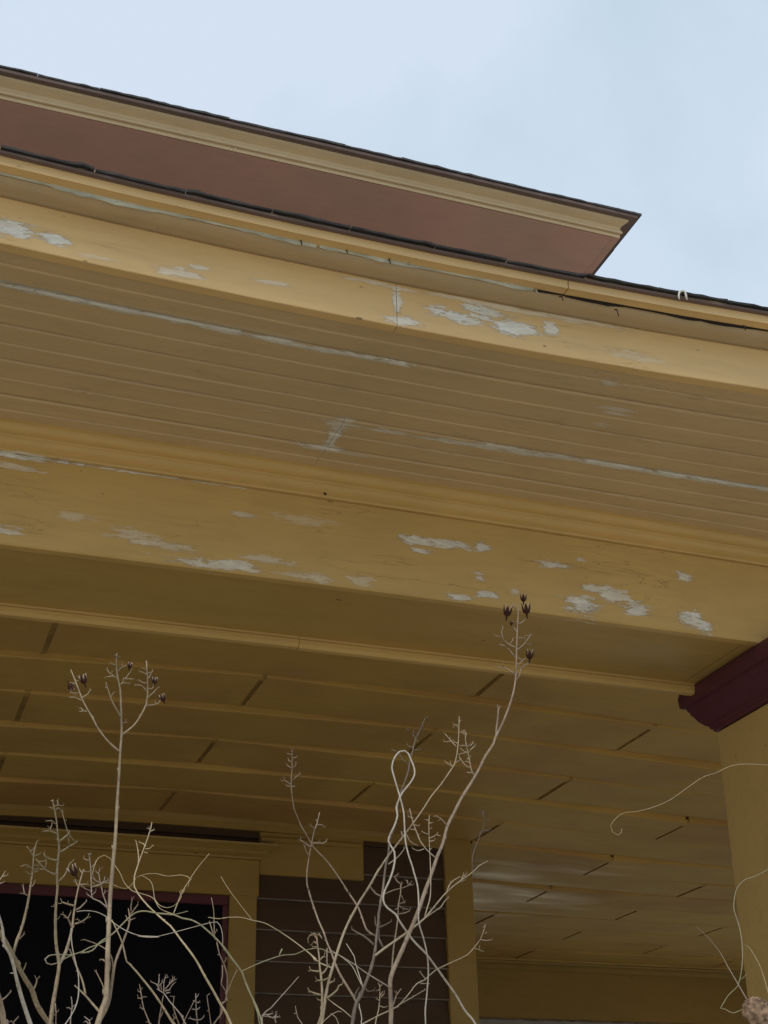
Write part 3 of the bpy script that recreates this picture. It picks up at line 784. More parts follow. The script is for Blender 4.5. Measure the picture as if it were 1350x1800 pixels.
# tall stem with the three-pronged head
tall = make_stem(lsh, B_TAN, YL, T('B', (380, 1800), (425, 1650), (458, 1560), (468, 1340), (475, 1100), (487, 800), (500, 560), (520, 330), (545, 50), 'Z', (205.5, 1420), (209, 1365), (211, 1324), (213.7, 1291), 'M', (695, 800), (682, 500), (652, 360), (640, 230), (648, 112)), 12.5, 3.0,
    [T('M', (638, 245), (605, 232), (578, 215)), T('M', (648, 382), (600, 350), (560, 318), (545, 290)), T('M', (610, 358), (575, 362), (530, 368)), T('M', (585, 340), (598, 300)),
     T('M', (655, 310), (690, 272), (730, 250), (775, 238)), T('M', (665, 272), (705, 262), (703, 215)), T('M', (685, 455), (740, 380), (805, 300)), T('M', (730, 385), (790, 390), (822, 388)), T('M', (700, 435), (745, 432), (775, 438)), T('M', (716, 400), (716, 380)),
     T('M', (645, 150), (625, 130)), T('M', (650, 155), (675, 155)), T('M', (705, 870), (745, 852)),
     (3, T('B', (455, 1220), (430, 1202), (402, 1200))), (2.6, T('M', (690, 800), (650, 730), (610, 660), (580, 590), (560, 530), (530, 430))), T('M', (580, 580), (612, 540)), T('M', (545, 490), (530, 480))],
    root=LR, knob=.12, every=.05)
capsule(tall, *T('M', (787, 245))[0], 5.2, depth(228, 1170, YL), .2)
l2 = make_stem(lsh, B_TAN, YL, T('M', (665, 1165), (540, 1050), (430, 900), (385, 810), (320, 700), (270, 600), (225, 480), (195, 400), (150, 290)), 4.4, 2.6,
    [T('M', (208, 415), (240, 400)), T('M', (200, 445), (160, 432), (130, 430)), T('M', (232, 540), (190, 542), (150, 535)), T('M', (265, 620), (240, 610), (200, 590), (195, 565)), T('M', (200, 590), (165, 585), (140, 590)),
     T('M', (275, 588), (330, 555), (360, 512)), T('M', (325, 740), (290, 735), (255, 700)), T('M', (290, 735), (250, 740))], off=.02, name='stem')
capsule(l2, *T('M', (285, 395))[0], 8, depth(146, 1194, YL)+.015, -.3, closed=.3); capsule(l2, *T('M', (150, 475))[0], 6.5, depth(124, 1207, YL)+.015, 2.6)
l3 = make_stem(lsh, B_TAN, YL, T('M', (710, 985), (830, 890), (900, 790), (965, 660), (978, 560), (978, 420), (972, 300), (965, 190)), 4.2, 2.6,
    [T('M', (970, 345), (935, 320), (900, 310)), T('M', (970, 290), (930, 275)), T('M', (985, 330), (1020, 320), (1035, 300)), T('M', (985, 385), (1010, 345)), T('M', (970, 435), (925, 430), (885, 402)), T('M', (970, 522), (915, 462), (850, 455)),
     T('M', (985, 495), (1030, 492), (1045, 465)), T('M', (980, 590), (1040, 535), (1070, 500), (1105, 475)), T('M', (970, 672), (1030, 672), (1085, 655), (1108, 632)), T('M', (1065, 655), (1060, 630))], off=-.02)
capsule(l3, *T('M', (1053, 412))[0], 6.2, depth(271, 1197, YL)-.015, .1); capsule(l3, *T('M', (1140, 595))[0], 6.5, depth(286, 1227, YL)-.02, -.35)
# second stem beside it
make_stem(lsh, B_GREY, YL+.02, T('B', (400, 1760), (475, 1620), (500, 1500), (520, 1350), (545, 1220), (610, 1050), (665, 900), (680, 830), (665, 725)), 9, 2.6,
    [T('B', (680, 835), (725, 815)), T('B', (672, 850), (640, 790)), T('B', (675, 790), (720, 735), (755, 685)), T('B', (690, 750), (690, 700), (702, 630)), (2.2, T('B', (520, 1340), (515, 1200), (470, 1120), (380, 1060), (245, 1012))), T('B', (495, 1300), (500, 1220))], every=.04)
make_stem(lsh, B_TAN, YL, T('B', (400, 1690), (330, 1610), (270, 1540), (165, 1440)), 6, 2.4, [(3.0, T('B', (265, 1520), (235, 1390), (180, 1260), (120, 1105))), (2.2, T('B', (455, 1510), (410, 1400), (365, 1315)))], off=-.01, every=.03)
make_stem(lsh, B_PINK, YL+.03, T('B', (475, 725), (400, 660), (330, 630), (320, 500), (315, 350), (300, 225)), 3.4, 2,
    [T('B', (330, 630), (305, 610), (280, 590)), T('B', (320, 525), (400, 505), (470, 468)), T('B', (400, 500), (440, 470), (445, 440)), T('B', (318, 345), (355, 310), (360, 290)), T('B', (300, 275), (270, 272), (250, 260)), T('B', (325, 600), (360, 570)), T('B', (318, 480), (345, 490)), T('B', (300, 230), (290, 212)), T('B', (302, 230), (318, 208))], off=.02)
make_stem(lsh, B_PINK, YL+.03, T('B', (475, 745), (450, 650), (430, 600), (405, 480), (385, 385)), 3, 1.8, [T('B', (410, 490), (360, 465), (340, 440)), T('B', (430, 600), (450, 570)), T('B', (408, 490), (440, 480), (470, 465)), T('B', (390, 390), (400, 360)), T('B', (385, 400), (360, 380))], off=.01)
# leaning trunks at the left edge of the frame
make_stem(lsh, B_OLIVE, YL+.06, T('A', (440, 1810), (330, 1640), (280, 1500), (200, 1370), (110, 1190), (40, 1060), (0, 1000), (-60, 900)), 11.5, 9, [T('A', (205, 1330), (225, 1280)), (3, T('A', (290, 1510), (320, 1440), (325, 1405)))], root=LR, knob=.3, every=.04, size=1.2)
make_stem(lsh, B_PALE, YL+.0, T('A', (270, 1810), (200, 1600), (150, 1420), (120, 1290), (85, 1180), (40, 1110), (22, 960), (-8, 850), (-60, 700)), 9.5, 4, [T('A', (115, 1355), (98, 1350))], root=(.28, 1.97, 0), knob=.12, every=.05, size=1.2)
make_stem(lsh, B_GREY, YL-.06, T('A', (35, 1815), (20, 1700), (0, 1600), (-40, 1480), (-90, 1400)), 13, 10, [(3, T('A', (0, 1600), (50, 1565), (82, 1530)))], root=(.22, 1.9, 0), knob=.4, every=.04, size=1.1)
make_stem(lsh, B_OLIVE, YL+.06, T('A', (115, 1190), (150, 1060), (190, 960), (235, 780), (260, 640), (280, 500), (292, 380), (300, 280), (328, 190)), 6.5, 2.6,
    [T('A', (250, 675), (215, 655), (185, 652)), T('A', (215, 655), (203, 590)), T('A', (280, 592), (298, 570), (306, 545)), T('A', (290, 450), (240, 402), (185, 415)), T('A', (240, 402), (245, 420)), T('A', (295, 330), (268, 285), (235, 240)), T('A', (268, 285), (298, 255)), T('A', (300, 325), (350, 303)),
     (3, T('A', (150, 1065), (180, 1040), (205, 1015))), T('A', (275, 492), (235, 465)), T('A', (290, 445), (340, 430)), T('A', (295, 470), (325, 455)), T('A', (320, 225), (330, 190)), T('A', (300, 400), (330, 410), (345, 400))], off=-.02, every=.025)
make_stem(lsh, B_OLIVE, YL+.03, T('A', (440, 1810), (470, 1600), (500, 1420), (520, 1270), (500, 1150), (490, 1050), (487, 900), (492, 750), (505, 600), (500, 480), (510, 350), (520, 270), (507, 130), (495, 0), (475, -100), (462, -172)), 9.5, 3,
    [(3, T('A', (490, 485), (440, 468), (390, 435), (345, 385), (318, 352))), (2.6, T('A', (390, 435), (405, 395), (405, 362))), (2.6, T('A', (505, 362), (450, 352), (400, 330), (385, 303))), (2.6, T('A', (515, 545), (570, 490), (595, 430), (612, 390), (640, 368))),
     (2.8, T('A', (520, 195), (560, 165), (600, 130))), (2.8, T('A', (530, 287), (575, 262), (620, 232), (670, 205))), T('A', (608, 238), (603, 200), (602, 168)), (2.6, T('A', (495, 125), (440, 103), (390, 105))), T('A', (435, 100), (430, 70)), T('A', (438, 95), (458, 45)),
     T('A', (490, 42), (455, 12), (410, 15)), T('A', (600, 130), (580, 60), (560, -10), (545, -60)), T('A', (478, -80), (515, -100), (548, -62)), T('A', (475, -110), (510, -125), (550, -118)), T('A', (510, -125), (505, -160)), T('A', (470, -90), (440, -105)), T('A', (465, -150), (445, -165)), (1.6, T('A', (602, 130), (630, 165), (670, 205))),
     T('A', (405, 365), (360, 372), (330, 365)), T('A', (390, 440), (350, 440)), T('A', (500, 880), (515, 870)), T('A', (488, 770), (470, 765))], root=LR, knob=.22, every=.035, size=1.3)
l6 = make_stem(lsh, B_TAN, YL+.03, T('A', (522, 1275), (580, 1160), (625, 1000), (640, 900), (655, 780), (680, 640), (710, 520), (735, 440)), 6.5, 2.4,
    [(3, T('A', (650, 760), (600, 748), (550, 730))), (2.8, T('A', (660, 800), (700, 780), (755, 725))), (3, T('A', (655, 920), (720, 900), (770, 862))), T('A', (705, 895), (682, 880)), (2.6, T('A', (625, 940), (595, 870), (550, 835))), T('A', (597, 872), (622, 820)), T('A', (700, 575), (762, 570)), T('A', (700, 575), (750, 610), (800, 632)), T('A', (690, 600), (660, 530), (690, 545)), T('A', (730, 455), (770, 462)), T('A', (725, 480), (700, 440))], off=.02, every=.03)
capsule(l6, *T('A', (645, 455))[0], 9, depth(129, 1531, YL), -.5, closed=.25)
make_stem(lsh, B_PALE, YL-.05, T('A', (625, 960), (632, 1100), (660, 1240), (686, 1350), (692, 1450), (688, 1560), (655, 1670), (590, 1780), (500, 1900)), 2.2, 2.6, [], every=0, name='thin_shoot')
for q in (T('A', (490, 1830), (492, 1700), (487, 1620)), T('A', (620, 1760), (635, 1650), (625, 1560)), T('A', (95, 1830), (130, 1770), (163, 1735)), T('A', (800, 1830), (785, 1770), (742, 1735)), T('A', (1530, 0), (0, 0))[:0]):
    if q: make_stem(lsh, B_PINK, YL+.02, [(q[0][0], q[0][1]+30)]+q, 3, 2, [[q[-2], (q[-2][0]+4, q[-2][1]-3)], [(q[-2][0]-.5, q[-2][1]+6), (q[-2][0]-6, q[-2][1]+1), (q[-2][0]-9, q[-2][1]+2)]], every=.02)
make_stem(lsh, B_TAN, YL+.04, T('A', (-120, 700), (-60, 620), (0, 530), (50, 455)), 3, 2, [T('A', (0, 565), (40, 550)), T('A', (20, 505), (60, 495))], every=0)
# leaning canes low in the window
make_stem(lsh, B_OLIVE, YL-.02, T('C', (420, 1860), (372, 1790), (350, 1760), (270, 1630), (180, 1500), (50, 1340), (0, 1285), 'B', (650, 1220), (610, 1050), (560, 930), (510, 830)), 6, 2.2, [T('C', (370, 1770), (382, 1750)), T('C', (5, 1280), (-8, 1272))], every=.03, root=(.5, 1.93, 0), knob=.3)
make_stem(lsh, B_STRAW, YL-.04, T('C', (900, 1860), (880, 1800), (830, 1690), (790, 1630), (720, 1500), (650, 1380), (580, 1250), (510, 1150), (440, 1060), (350, 940), (290, 890), (150, 760), (60, 650), (30, 590), (30, 510), (70, 380), (110, 270), (150, 160), (175, 80), (185, 25)), 5.4, 2.2,
    [T('C', (65, 405), (68, 340), (60, 260), (45, 190)), T('C', (130, 262), (165, 258), (190, 235)), T('C', (130, 240), (110, 215), (80, 205)), T('C', (175, 105), (200, 95)), T('C', (172, 95), (160, 82)), T('C', (118, 290), (145, 298))], every=.045, root=(.75, 1.9, 0), knob=.2)
make_stem(lsh, B_PINK, YL, T('C', (185, 1860), (160, 1780), (110, 1650), (90, 1530), (75, 1450)), 3, 1.8, [T('C', (100, 1580), (65, 1570)), T('C', (88, 1520), (68, 1515)), T('C', (100, 1565), (130, 1560)), T('C', (120, 1680), (88, 1655)), T('C', (92, 1500), (95, 1485)), T('C', (180, 1800), (145, 1780))], every=0, tipw=1.8)
make_stem(lsh, B_PINK, YL-.03, T('C', (520, 1870), (480, 1800), (440, 1720), (340, 1600), (290, 1530), (230, 1490)), 3.6, 2.2,
    [T('C', (250, 1490), (225, 1450), (180, 1430)), T('C', (240, 1460), (248, 1420), (248, 1378)), T('C', (290, 1530), (290, 1440), (305, 1380)), T('C', (295, 1500), (340, 1450), (385, 1410)), T('C', (245, 1470), (280, 1430)), T('C', (300, 1510), (340, 1500), (355, 1470), (380, 1440)), T('C', (310, 1530), (345, 1522)), T('C', (270, 1500), (262, 1455), (275, 1430)),
     T('C', (340, 1450), (345, 1420)), T('C', (355, 1435), (370, 1400)), T('C', (300, 1395), (325, 1388)), T('C', (460, 1740), (455, 1725))], every=.03, tipw=1.8)
make_stem(lsh, B_GREY, YL+.02, T('C', (240, 1860), (250, 1760), (270, 1640), (285, 1550)), 3, 2, [T('C', (250, 1760), (280, 1700))], every=0)
make_stem(lsh, B_GREY, YL+.02, T('C', (450, 1860), (415, 1780), (370, 1640), (380, 1560), (345, 1555)), 2.4, 1.6, [T('C', (385, 1700), (375, 1720)), T('C', (400, 1750), (380, 1735))], every=.02, tipw=1.6)
make_stem(lsh, B_PINK, YL-.01, T('C', (590, 1870), (585, 1800), (575, 1680), (570, 1530)), 2.8, 1.8, [T('C', (577, 1675), (545, 1670)), T('C', (577, 1675), (600, 1662)), T('C', (583, 1765), (550, 1760), (520, 1750)), T('C', (583, 1765), (615, 1760), (638, 1740)), T('C', (574, 1612), (603, 1608)), T('C', (572, 1600), (550, 1600)), T('C', (571, 1570), (590, 1550))], every=0, tipw=1.9)
make_stem(lsh, B_GREY, YL+.02, T('C', (440, 1850), (470, 1770), (520, 1670), (560, 1590)), 2.2, 1.4, [], every=0)
make_stem(lsh, B_GREY, YL+.05, T('C', (710, 1860), (702, 1790), (690, 1700), (670, 1550), (695, 1532)), 2.4, 1.6, [T('C', (688, 1690), (675, 1685))], every=.03, tipw=1.6)
make_stem(lsh, B_PINK, YL+.02, T('C', (755, 1080), (780, 1190), (815, 1265), (845, 1370), (845, 1500), (830, 1600), (795, 1630), (790, 1720), (735, 1790), (700, 1880)), 2.6, 3, [T('C', (820, 1265), (838, 1225)), T('C', (780, 1190), (762, 1190)), T('C', (845, 1352), (838, 1345)), (1.6, T('C', (805, 1285), (805, 1380), (795, 1450), (835, 1510), (838, 1580))), (1.8, T('C', (838, 1550), (880, 1440), (930, 1330))), (2.2, T('C', (800, 1615), (845, 1590), (840, 1540))), (2.2, T('C', (800, 1640), (802, 1700), (760, 1755), (735, 1800)))], every=.03, tipw=2)
make_stem(lsh, B_TAN, YL+.03, T('C', (735, 1045), (732, 930), (728, 800), (708, 690)), 2.6, 1.8, [], every=0, name='thin_shoot')
make_stem(lsh, B_TAN, YL+.03, T('C', (742, 1060), (715, 980), (690, 895)), 2, 1.5, [T('C', (735, 1010), (755, 975))], every=0, tipw=1.6, name='thin_shoot')
make_stem(lsh, B_PINK, YL-.02, T('D', (560, 1850), (545, 1710), (640, 1630), (700, 1560), (790, 1460), (870, 1370), (930, 1300)), 2.6, 1.6, [T('D', (548, 1712), (600, 1722)), T('D', (560, 1700), (620, 1700), (650, 1690)), T('D', (600, 1715), (660, 1735), (720, 1722)), T('D', (690, 1790), (680, 1740), (690, 1700)), T('D', (650, 1740), (700, 1700))], every=0, tipw=2)

# centre shrub
YC = 1.72; CR = (1.0, 1.75, 0)
csh = tag(empty('dead_shrub', CR), 'bare grey-brown shrub with a tall leaning seed head in front of the siding and ceiling', 'shrub')
make_stem(csh, B_DARK, YC+.04, T('E', (775, 1715), (790, 1600), (830, 1430), (880, 1350), (940, 1200), (990, 1070), (1040, 900), (1065, 750), (1080, 600), (1100, 450), (1105, 330), (1130, 200), 'F', (160, 480), (180, 400), (200, 230), (215, 110), 'G', (240, 1480), (245, 1400), (250, 1320), (300, 1200), (330, 1080), (330, 990), (355, 880), (400, 760), (440, 640), (450, 560), (480, 450), (510, 330), (560, 230), (600, 130)), 8, 2.6,
    [T('G', (440, 582), (400, 555), (355, 490), (320, 455), (280, 437)), T('G', (490, 412), (455, 412), (428, 392)), T('G', (515, 325), (480, 290), (492, 250)), T('G', (500, 445), (530, 435), (570, 432)), T('G', (535, 290), (520, 300)), T('G', (440, 650), (465, 655)), T('G', (600, 130), (630, 115)), T('G', (575, 200), (580, 235)), T('G', (440, 245), (425, 235)), T('G', (520, 350), (532, 360)), T('G', (560, 228), (570, 242)),
     (2.6, T('E', (1110, 500), (1180, 470), (1255, 428))), (2.4, T('E', (1085, 500), (1062, 440), (1062, 378))), (3, T('E', (1160, 745), (1110, 640), (1108, 560), (1112, 470))), (3, T('E', (1045, 715), (940, 620), (850, 570), (770, 520))), (2.4, T('E', (945, 1265), (960, 1292), (1000, 1298), (1045, 1285))), (2.8, T('F', (170, 425), (110, 395), (65, 335))), (2.6, T('E', (800, 1370), (830, 1300), (862, 1248)))], root=CR, knob=.35, every=.03, size=1.2)
make_stem(csh, B_GREY, YC+.04, T('E', (822, 1430), (790, 1360), (690, 1200), (610, 1060), (555, 930), (510, 800), (460, 690), (420, 560), (360, 430), (300, 260), (260, 140), (220, 0), 'H', (340, 1660), (300, 1540), (297, 1400), (320, 1230), (345, 1100), (375, 960), (405, 880), (430, 770)), 5.2, 2.2,
    [(2.6, T('H', (335, 1135), (280, 1095), (230, 1060))), (2.6, T('H', (355, 1092), (430, 1092), (470, 1095), (505, 1068))), T('H', (432, 1092), (430, 1070)), T('H', (375, 935), (350, 918), (332, 900)), T('H', (400, 900), (460, 900), (478, 916)), T('H', (405, 860), (392, 845)), T('H', (318, 1225), (285, 1170), (270, 1120)), (2.2, T('E', (462, 760), (460, 900), (465, 1000))), T('E', (440, 655), (432, 662))], off=.03, every=.03)
make_stem(csh, B_TAN, YC-.03, T('E', (380, 1760), (400, 1660), (425, 1500), (440, 1380), (480, 1180), (530, 1000), (560, 900), (600, 770), (650, 620), (720, 450), (800, 300), (870, 170), (980, 0), 'F', (150, 150), 'G', (110, 1680), (230, 1500), (390, 1290), (480, 1170), (580, 1030), (670, 890), (760, 780), (850, 650), (895, 580), (915, 500), (925, 430), (935, 300), (940, 110)), 6.6, 2.0,
    [T('G', (915, 412), (885, 380), (850, 340), (805, 285)), T('G', (860, 352), (825, 360), (795, 358)), T('G', (930, 372), (905, 370), (885, 352)), T('G', (938, 222), (905, 195), (885, 205)), T('G', (938, 200), (885, 188)), T('G', (938, 275), (965, 265), (990, 245)), T('G', (908, 562), (940, 545)), T('G', (875, 608), (850, 570)), T('G', (862, 600), (830, 575), (805, 560)), T('G', (928, 485), (970, 475), (1015, 465)), T('G', (938, 160), (955, 152)),
     (2.4, T('G', (415, 1270), (450, 1340), (490, 1370), (530, 1385))), (2.2, T('G', (385, 1300), (365, 1250), (380, 1255))), (2.2, T('G', (240, 1570), (320, 1510), (360, 1470), (395, 1420)))], root=(.9, 1.7, 0), knob=.15, every=.05, size=1.2)
pan = make_stem(csh, B_OLIVE, YC-.14, T('E', (330, 1760), (390, 1600), (400, 1350), (390, 1150), (370, 1000), (360, 850), (340, 700), (330, 610)), 6.5, 3.2,
    [(3.2, T('E', (390, 1345), (320, 1325), (250, 1300))), (3.4, T('E', (450, 1390), (520, 1340), (590, 1275), (610, 1225), (645, 1212))), (3, T('E', (362, 1048), (310, 1045), (258, 1035))), (3, T('E', (388, 1085), (430, 1050), (465, 995))), (3, T('E', (400, 1165), (440, 1150), (475, 1130))), (2.8, T('E', (400, 1165), (340, 1158))), (2.8, T('E', (358, 925), (325, 915), (295, 897))), (2.8, T('E', (372, 905), (400, 875), (425, 860))), (2.8, T('E', (415, 1420), (350, 1402))), (2.8, T('E', (490, 1195), (545, 1168))),
     (2.8, T('E', (335, 640), (300, 590), (250, 595), (222, 640), (228, 690))), (2.8, T('E', (335, 610), (360, 578), (392, 625))), (2.6, T('E', (330, 700), (300, 675), (270, 715))), (2.6, T('E', (332, 590), (300, 575), (280, 578))), (2.6, T('E', (340, 745), (310, 742), (280, 745)))], root=(.86, 1.6, 0), knob=.3, every=.015, tipw=3, size=1.4)
make_stem(csh, B_GREY, YC+.05, T('E', (1070, 605), (1000, 570), (950, 520), (900, 380), (850, 250), (760, 110), (680, 0), 'H', (740, 1620), (650, 1480), (560, 1350), (470, 1240), (370, 1140), (290, 1000), (240, 920), (190, 800), (160, 730), (140, 580), (130, 450), (140, 300), (140, 110)), 4.4, 1.8,
    [T('H', (125, 472), (85, 445), (60, 430), (40, 438)), T('H', (60, 430), (58, 410)), T('H', (145, 428), (175, 400), (215, 365)), T('H', (130, 300), (90, 272)), T('H', (148, 298), (178, 275), (182, 245)), T('H', (138, 235), (105, 225), (100, 205)), T('H', (145, 200), (185, 185)), T('H', (135, 158), (90, 150)), T('H', (130, 492), (88, 490)), T('H', (132, 495), (170, 493)), T('H', (138, 140), (140, 110))], off=-.03, every=.03)
make_stem(csh, B_PINK, YC, T('E', (1250, 1260), (1200, 1220), (1100, 1160), (970, 1080), (800, 960), (640, 860), (500, 780)), 3, 1.6, [], every=.03)
make_stem(csh, B_PALE, YC-.02, T('E', (910, 1250), (880, 1150), (860, 1090), (820, 960), (800, 860), (740, 760), (700, 700)), 2.6, 1.6, [T('E', (802, 865), (795, 850))], every=.03)
main = make_stem(csh, B_GREY, YC+.0, T('E', (1255, 1730), (1262, 1500), (1250, 1250), 'F', (265, 1220), (330, 1060), (400, 900), (450, 780), (540, 560), (600, 380), (660, 220), (700, 100), 'G', (720, 1500), (780, 1360), (820, 1200), (880, 1080), (960, 920), (1060, 760), (1130, 640), (1200, 500), (1280, 380), 'I', (320, 880), (380, 760), (440, 600), (470, 480), (485, 350), 'K', (478, 1100), (485, 1000), (490, 800), (498, 600), (508, 400), (520, 230)), 10.5, 2.6,
    [(3.4, T('I', (325, 870), (328, 800), (335, 750), (343, 655))), (2.4, T('K', (472, 1110), (430, 1090), (370, 1050), (310, 1030), (225, 1030))), T('K', (315, 1030), (318, 975)), (2.4, T('K', (485, 1195), (530, 1120), (545, 1050))), (2.2, T('K', (545, 1040), (500, 990), (485, 970))), (2.2, T('K', (510, 1000), (570, 940), (605, 915))), (2, T('K', (575, 940), (540, 925), (515, 908))), (2.2, T('K', (560, 1030), (610, 990), (650, 965))),
     (2.2, T('K', (475, 905), (430, 850), (385, 790))), (2.6, T('K', (480, 778), (420, 755), (380, 730), (350, 700))), (2, T('K', (350, 765), (310, 750), (270, 740))), (1.8, T('K', (335, 700), (310, 640), (300, 590), (320, 520))), (1.6, T('K', (305, 645), (260, 640), (220, 625))), (1.6, T('K', (400, 735), (440, 690), (445, 660))),
     (2, T('K', (500, 808), (560, 760), (610, 700), (665, 630))), (1.6, T('K', (605, 700), (585, 650))), (1.6, T('K', (665, 632), (610, 628))), (1.6, T('K', (610, 735), (685, 742))), (1.6, T('K', (570, 660), (520, 655))), (2, T('K', (500, 590), (460, 530), (440, 490))), (2, T('K', (515, 482), (570, 455), (605, 415))), (2, T('K', (510, 320), (470, 280), (430, 240))), (1.8, T('K', (470, 278), (475, 245))), T('K', (495, 455), (470, 450)),
     (2.6, T('G', (820, 1190), (770, 1130), (710, 1090)))], root=CR, knob=.14, every=.045, size=1.15)
for (x, y, r, ti, cl_) in ((577, 150, 7.5, .0, .6), (612, 290, 10, -.1, .45), (375, 320, 10, .15, .4), (657, 868, 9, .05, .55), (425, 470, 4, .2, .9)):
    q = T('K', (x, y))[0]; capsule(main, q[0], q[1], r*.93, depth(q[0], q[1], YC)-.004, ti, closed=cl_)
make_stem(csh, B_TAN, YC, T('G', (1090, 690), (1060, 640), (1050, 590), (1030, 480), (1000, 330), (1010, 270), (975, 250)), 3.2, 1.8,
    [T('G', (1025, 465), (990, 455), (960, 430)), T('G', (1030, 465), (1055, 440), (1085, 410)), T('G', (1050, 440), (1100, 390)), T('G', (1038, 565), (1000, 550)), T('G', (1055, 620), (1000, 590), (960, 540)), T('G', (1010, 420), (1050, 380)), T('G', (1020, 530), (1045, 515)), T('G', (1000, 290), (965, 262)), T('G', (1015, 400), (975, 395), (950, 400)), T('G', (1070, 665), (1015, 662)), T('G', (960, 540), (940, 510)), T('G', (1050, 405), (1075, 370))], off=-.02, every=.02, tipw=1.8)
make_stem(csh, B_TAN, YC, T('G', (710, 1508), (620, 1430), (560, 1350), (510, 1230), (470, 1110), (450, 1020), (430, 1060)), 3, 2, [T('G', (500, 1185), (540, 1188)), T('G', (590, 1420), (530, 1437), (480, 1415)), T('G', (485, 1112), (440, 1100)), T('G', (505, 1228), (450, 1225)), T('G', (530, 1280), (545, 1275))], off=.02, every=.03, tipw=1.9)
make_stem(csh, B_TAN, YC-.02, T('F', (600, 625), (630, 520), (655, 420), (658, 200), (650, 0), 'G', (650, 1500), (645, 1350), (640, 1200), (645, 1085)), 2.8, 1.8,
    [T('G', (640, 1275), (605, 1265), (575, 1248)), T('G', (650, 1312), (690, 1295), (720, 1275)), T('G', (720, 1280), (750, 1290)), T('G', (645, 1165), (678, 1158)), T('G', (640, 1142), (612, 1128)), T('G', (650, 1345), (692, 1335)), T('G', (642, 1220), (662, 1215)), T('G', (650, 1420), (665, 1415))], every=.03, tipw=1.8)
make_stem(csh, B_TAN, YC+.02, T('F', (110, 1010), (200, 940), (300, 870), (400, 800), (490, 730), (600, 640), (700, 520), (800, 400), (900, 310), (1000, 240), (1090, 170), (1140, 120), (1225, 75)), 5.2, 1.8,
    [(2.2, T('F', (600, 640), (700, 570), (760, 530), (790, 480), (830, 440))), (2, T('F', (820, 380), (840, 320), (880, 270), (950, 230))), T('F', (960, 265), (985, 200)), T('F', (940, 280), (975, 245)), T('F', (985, 235), (1015, 195)), T('F', (930, 290), (1000, 262))], every=.03, tipw=1.7)
make_stem(csh, B_DARK, YC+.02, T('F', (1068, 190), 'G', (1070, 1500), (1090, 1430), (1140, 1300), (1150, 1260), (1180, 1220), (1190, 1130), (1170, 1050)), 1.8, 1.8, [T('G', (1182, 1240), (1220, 1240), (1248, 1228)), T('G', (1195, 1140), (1242, 1130)), T('G', (1175, 1060), (1155, 1042)), T('G', (1175, 1060), (1190, 1045))], every=.02, tipw=1.6)
make_stem(csh, B_TAN, YC+.03, T('F', (-60, 1715), (0, 1680), (150, 1600), (240, 1560), (330, 1515), (450, 1380), (520, 1290), (600, 1250), (700, 1160), (860, 1080), (950, 1040), (1020, 1005), (1090, 930), (1150, 850), (1185, 760), (1200, 700)), 3, 1.6,
    [T('F', (1150, 855), (1200, 862), (1262, 855)), T('F', (1100, 940), (1140, 955), (1172, 970)), T('F', (1140, 950), (1140, 920)), T('F', (1195, 740), (1175, 725)), T('F', (1190, 790), (1210, 785)), (1.8, T('F', (340, 1500), (480, 1420), (600, 1350))), (1.6, T('F', (610, 1245), (580, 1210), (555, 1175))), (1.6, T('F', (480, 1330), (540, 1275), (560, 1265))), (1.6, T('F', (560, 1287), (650, 1288)))], every=.03, tipw=1.5)
make_stem(csh, B_GREY, YC-.01, T('F', (270, 1520), (290, 1495), (320, 1400), (365, 1340)), 3, 2, [T('F', (320, 1400), (315, 1370))], every=.02)
make_stem(csh, B_TAN, YC-.06, T('F', (100, 1760), (120, 1640), (145, 1540), (155, 1440), (155, 1300)), 2.8, 1.8, [T('F', (160, 1400), (180, 1375)), T('F', (165, 1420), (200, 1390)), T('F', (155, 1460), (125, 1438)), T('F', (160, 1510), (190, 1522), (222, 1518)), T('F', (153, 1355), (135, 1350)), T('F', (155, 1310), (142, 1288)), T('F', (155, 1320), (178, 1298))], every=.02, tipw=1.8)
make_stem(csh, B_GREY, YC+.06, T('F', (272, 1200), (290, 950), (320, 750), (335, 620), (340, 500), (360, 400), (365, 300)), 4, 2.4,
    [(2, T('F', (345, 600), (400, 590), (450, 570))), (2, T('F', (370, 420), (400, 490))), (2, T('F', (345, 520), (385, 545), (440, 555))), (2, T('F', (340, 540), (310, 555))), (2.2, T('F', (365, 305), (320, 270), (300, 230), (330, 210))), (2, T('F', (335, 505), (400, 480))), (2, T('F', (395, 545), (385, 570))), T('F', (360, 330), (372, 300))], every=.02, tipw=2)
make_stem(csh, B_PINK, YC+.05, T('F', (205, 402), (300, 360), (390, 340), (450, 312)), 2.2, 1.8, [T('F', (440, 315), (420, 270)), T('F', (445, 310), (470, 280)), T('F', (440, 315), (482, 312)), T('F', (425, 268), (435, 285))], every=0, tipw=1.8)
make_stem(csh, B_PALE, YC-.02, T('E', (900, 1760), (888, 1680), (895, 1640), (880, 1550), (865, 1500), (862, 1450)), 3.2, 2, [], every=.02)
make_stem(csh, B_TAN, YC-.05, T('E', (765, 1620), (660, 1530), (560, 1460), (475, 1395)), 2.4, 1.8, [], every=.02)
make_stem(csh, B_TAN, YC-.05, T('E', (610, 1790), (600, 1690), (570, 1620), (510, 1575)), 2.2, 1.6, [], every=0, name='thin_shoot')
make_stem(csh, B_TAN, YC-.05, T('E', (350, 1790), (420, 1670), (510, 1590), (600, 1545), (640, 1555)), 2.0, 1.4, [], every=0, name='thin_shoot')
make_stem(csh, B_GREY, YC, T('D', (1010, 1870), (960, 1790), (920, 1730), (905, 1670), (895, 1610)), 2.6, 1.6, [T('D', (915, 1692), (888, 1690))], every=0, tipw=1.6)

